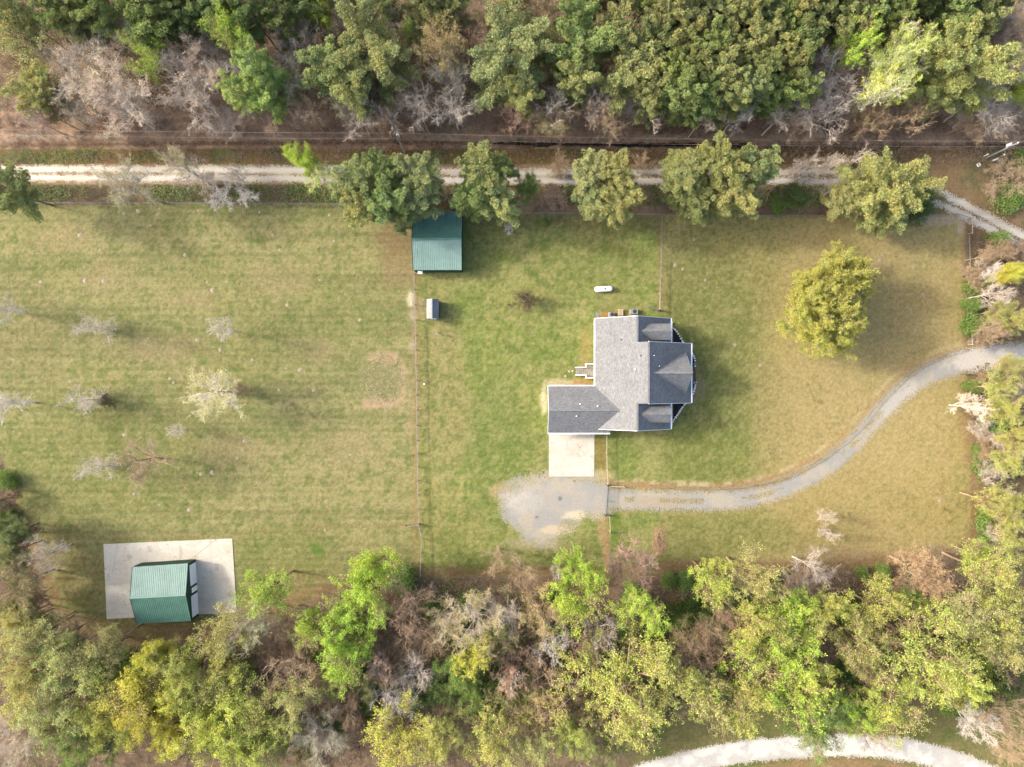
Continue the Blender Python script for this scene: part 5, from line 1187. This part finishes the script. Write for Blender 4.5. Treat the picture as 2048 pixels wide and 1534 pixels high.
dense 2006 620 25 olivey grey 9 | olive-yellow tree east of the boundary fence
bush 1948 650 22 bgreen - 4 | green bush at the east boundary fence, lower one
bare 1994 656 26 - tan 9 | tan bare tree above the driveway mouth
sparse 2030 640 26 yg tan 10 | thin tree at the right edge above the driveway mouth
dense 2026 728 18 olivey grey 10 | olive tree over the driveway mouth
bush 1944 610 14 green - 4 | small green bush between the two boundary bushes
'''
for line in TABLE.strip().split('\n'):
    f, lb = line.split('|')[:2]; t = f.split(); bk = None if t[5] == '-' else t[5]; hh = float(t[6]) if len(t) > 6 else None
    kw = {}
    if t[0] == 'oak': kw = dict(sxy=(1.05, .92), rz=.5 if '568' in t else 2.4)
    plant(t[0], float(t[1]), float(t[2]), float(t[3]), t[4] if t[4] != '-' else 'tan', lb.strip(), h=hh, bark=bk, **kw)
# the close stand of pines in the upper right: alike crowns packed side by side
rnd = random.Random(21); j_n = {}; ROWS = ['top edge', 'second', 'third', 'fourth', 'lowest']
ORD = 'first second third fourth fifth sixth seventh eighth ninth tenth eleventh twelfth thirteenth fourteenth fifteenth'.split()
for j in range(5):
    for i in range(15):
        px = 1310 + i*48 + (24 if j % 2 else 0) + rnd.uniform(-12, 12); py = -8 + j*50 + rnd.uniform(-10, 10)
        if py > 205 or (px > 1600 and py > 95) or (px > 1690 and py > 40): continue
        if px > 2040: continue
        j_n[j] = j_n.get(j, 0)+1; grp = 'pines of the close stand'
        lab = f"{ORD[j_n[j]-1]} pine from the left in the {ROWS[j]} row of the upper right stand"
        plant('pine', px, py, rnd.uniform(27, 37), rnd.choice(['olive','olive','olivey','pineg','olived']), lab, grp)
# fillers between the named trees: thin saplings and undergrowth trees that nothing tells apart
def filler(n, kinds, region, rr, lab, grp, colrs, seed, hs=None, gap=.62, barks=('grey','brown')):
    rnd = random.Random(seed); k = 0
    for _ in range(n*40):
        if k >= n: break
        x0, y0, x1, y1 = rnd.choice(region); px, py = rnd.uniform(x0, x1), rnd.uniform(y0, y1); r = rnd.uniform(*rr)
        if py > 1415 and px > 1260: continue
        if any(math.hypot(px-a, py-b) < gap*max(r, c) for a, b, c in TREES): continue
        if poly_sd(np.array([px]), np.array([py]), LAWN)[0] > -16: continue
        kd, cc = rnd.choice(kinds), rnd.choice(colrs); zone = ['far left', 'left', 'middle', 'right', 'far right'][min(4, int(px/410))]
        look = dict(twigbush='bare', bare='leafless', bud='budding', sparse='half-leafed', leafy='leafy', pine='green', bush='green')[kd]
        plant(kd, px, py, r, cc, lab.format(look=look, zone=zone), grp.format(look=look, zone=zone), h=hs and rnd.uniform(*hs), bark=rnd.choice(barks)); k += 1
filler(110, ['bare','bud','bud','bare'], [(0,30,1290,242),(1560,120,1760,238),(1930,30,2040,240)], (26,42), 'small {look} undergrowth tree between larger crowns in the {zone} of the upper wood', '{look} undergrowth trees, {zone} of the upper wood', ['pink','tan','olivet'], 3, (7, 12), .46, barks=('brown','grey','pink','tan'))
filler(22, ['pine'], [(0,-45,2040,34)], (30,40), 'olive pine crown cut by the top edge in the {zone} of the photo', 'top edge pines, {zone}', ['olive','pineg','olivey'], 4, barks=('pine',))
filler(110, ['sparse','bare','bud','bare','bare'], [(60,1240,1980,1520)], (26,42), 'small {look} undergrowth tree between larger crowns in the {zone} of the lower wood', '{look} undergrowth trees, {zone} of the lower wood', ['olivet','pale','yg','lime','green'], 6, (8, 12), barks=('brown','dark','tan'))
filler(70, ['bush'], [(90,1290,1960,1450),(860,1190,1900,1300)], (16,28), 'low green undergrowth bush shaded by trees in the {zone} of the lower wood', 'undergrowth bushes, {zone} of the lower wood', ['dgreen','green'], 8, (2, 3.6), .5)

filler(26, ['twigbush'], [(1945,490,2046,680),(1962,760,2046,1110)], (18,30), 'tangled bare thicket shrub in the {zone} wood edge beside the east lawn', 'thicket shrubs beside the east lawn', ['tan'], 12, (3, 5), .34, barks=('brown','grey','tan'))
# ------------------------------------------------------------------ stuff nobody could count
def px_of(x, y): return 1024+x/S, 767-y/S
def scatter(n, box, dens, seed):
    rg = np.random.default_rng(seed); x = rg.uniform(box[0], box[1], n); y = rg.uniform(box[2], box[3], n); k = rg.random(n) < dens(x, y); return x[k], y[k], rg
def woods_mask(x, y):
    px, py = px_of(x, y); north = 1-smooth(262, 276, py); out = -poly_sd(px, py, LAWN)
    south = smooth(2, 14, out)*np.maximum(smooth(850, 900, py), (px > 1930)*(py > 480))
    south *= 1-smooth(-2, 10, poly_sd(px, py, [(1240,1440),(1400,1400),(2200,1400),(2200,1700),(1200,1700)])); dr = seg_dist(px, py, DC); south *= smooth(28, 36, dr)
    rd = seg_dist(px, py, ROAD); south *= smooth(20, 30, rd); return np.maximum(north, south)
def brush(n, dens, seed, name, label, colr, box=(-96, 96, -72, 72), L=(.35, 1.2), per=9, r=.016, up=.7):
    x, y, rg = scatter(n, box, dens, seed); z = gz(x, y); m = len(x); mb = MB(); c = np.repeat(np.stack([x, y, z], 1), per, 0); h_ = np.repeat(rg.uniform(*L, m), per)
    D = rg.normal(size=(m*per, 3)); D[:, 2] = np.abs(D[:, 2])+up; c[:, :2] += rg.normal(size=(m*per, 2))*.18
    T = spikes(mb, c, D, h_*rg.uniform(.6, 1.1, m*per), r, rg); o = mb.build(name, M_bark); o.color = colr; tag(o, label, kind='stuff'); return o
def tufts(n, dens, seed, name, label, colr, box=(-96, 96, -72, 72), size=.22, per=6, hgt=.25, sp=.3):
    x, y, rg = scatter(n, box, dens, seed); z = gz(x, y); m = len(x); mb = MB(); c = np.repeat(np.stack([x, y, z+.04], 1), per, 0); c[:, :2] += rg.normal(size=(m*per, 2))*sp; c[:, 2] += rg.random(m*per)*hgt
    leaves(mb, c, size, rg, .6, np.repeat(rg.random(m), per)*.6+rg.random(m*per)*.4); o = mb.build(name, M_leaf, attr='v'); o.color = colr; tag(o, label, kind='stuff'); return o
cl1 = lambda x, y: smooth(.35, .6, N2.fbm(x*.22, y*.22, 3)); cl2 = lambda x, y: smooth(.48, .62, N3.fbm(x*.15+4, y*.15, 3))
brush(34000, lambda x, y: woods_mask(x, y)*(.25+.75*cl1(x, y)), 31, 'forest_brush', 'brown leafless brush and briars over the woodland floor', C(184, 164, 142, .62), L=(.5, 2.2), per=11)
brush(9000, lambda x, y: woods_mask(x, y)*cl2(x, y)*.7, 32, 'pale_brush', 'pale dead stalks among the woodland brush', C(214, 200, 180, .7), L=(.5, 1.8), r=.014)
def bank_m(x, y):
    px, py = px_of(x, y); return smooth(225, 245, py)*(1-smooth(322, 328, py))*(.35+.65*cl1(x, y))*(px < 1990)
brush(15000, bank_m, 33, 'bank_brush', 'low brown brush along the ditch banks', C(190, 162, 140, .7), box=(-92, 92, 36, 47), L=(.2, .7))
def strip_m(x, y):
    px, py = px_of(x, y); return smooth(371, 377, py)*(1-smooth(404, 409, py))*(px < 1890)
brush(9000, lambda x, y: strip_m(x, y)*(.3+.7*cl1(x, y)), 34, 'roadside_brush', 'brown weeds between the dirt road and the pasture fence', C(178, 156, 130, .62), box=(-92, 75, 29, 35), L=(.25, .8))
tufts(9000, lambda x, y: strip_m(x, y)*cl2(x, y), 35, 'roadside_weeds', 'green weeds between the dirt road and the pasture fence', LC['olived'], box=(-92, 75, 29, 35))
tufts(7000, lambda x, y: (lambda px, py: smooth(300, 306, py)*(1-smooth(322, 328, py))*(px < 1100))(*px_of(x, y))*cl2(x, y), 36, 'verge_grass', 'green grass tufts along the ditch side of the road', LC['olived'], box=(-92, 20, 36, 41), size=.16)
tufts(30000, lambda x, y: woods_mask(x, y)*cl2(x, y)*(y < 30)*.8, 37, 'green_undergrowth', 'green leafy undergrowth on the lower wood\'s floor', LC['green'], size=.24, hgt=1.2, sp=.5)
tufts(9000, lambda x, y: woods_mask(x, y)*cl2(x+30, y)*(y > 30)*.5, 38, 'upper_undergrowth', 'sparse green undergrowth on the upper wood\'s floor', LC['olived'], size=.24, hgt=.5, sp=.4)
def dead_m(x, y):
    px, py = px_of(x, y); return 1-smooth(.8, 1.05, np.hypot((px-765)/46, (py-758)/54)+(N3.fbm(x*.6, y*.6, 2)-.5)*.4)
brush(4200, lambda x, y: dead_m(x, y), 39, 'dead_stalk_patch', 'round patch of pale dead stalks beside the yard fence', C(200, 192, 144, .8), box=(-28, -16, -6, 8), L=(.2, .5), per=5, up=.4)
def heap_m(x, y):
    px, py = px_of(x, y); return 1-smooth(.7, 1.1, np.hypot((px-1318)/11, (py-1082)/26))
brush(900, heap_m, 40, 'cuttings_heap', 'heap of brown cut branches on the lower lawn', C(190, 160, 130, .8), box=(22, 28, -30, -24), L=(.3, .9), per=8, r=.02)
# grass blades standing in loose clumps over the lawns
def lawn_m(x, y):
    px, py = px_of(x, y); sd = poly_sd(px, py, LAWN); m = smooth(0, 14, sd); m *= smooth(26, 32, seg_dist(px, py, DC)); m *= smooth(2, 8, -poly_sd(px, py, LOT)); m *= 1-(px > 1090)*(px < 1400)*(py > 625)*(py < 960)*1.0
    m *= 1-(px > 200)*(px < 480)*(py > 1070)*(py < 1245)*1.0; m *= 1-(px > 820)*(px < 932)*(py > 418)*(py < 548)*1.0; return m*smooth(.5, .62, N3.fbm(x*.45, y*.45, 3))
tufts(26000, lawn_m, 41, 'grass_clumps', 'loose darker green clumps in the mown lawns', C(120, 130, 70, .6), size=.12, per=5, hgt=.06, sp=.22)
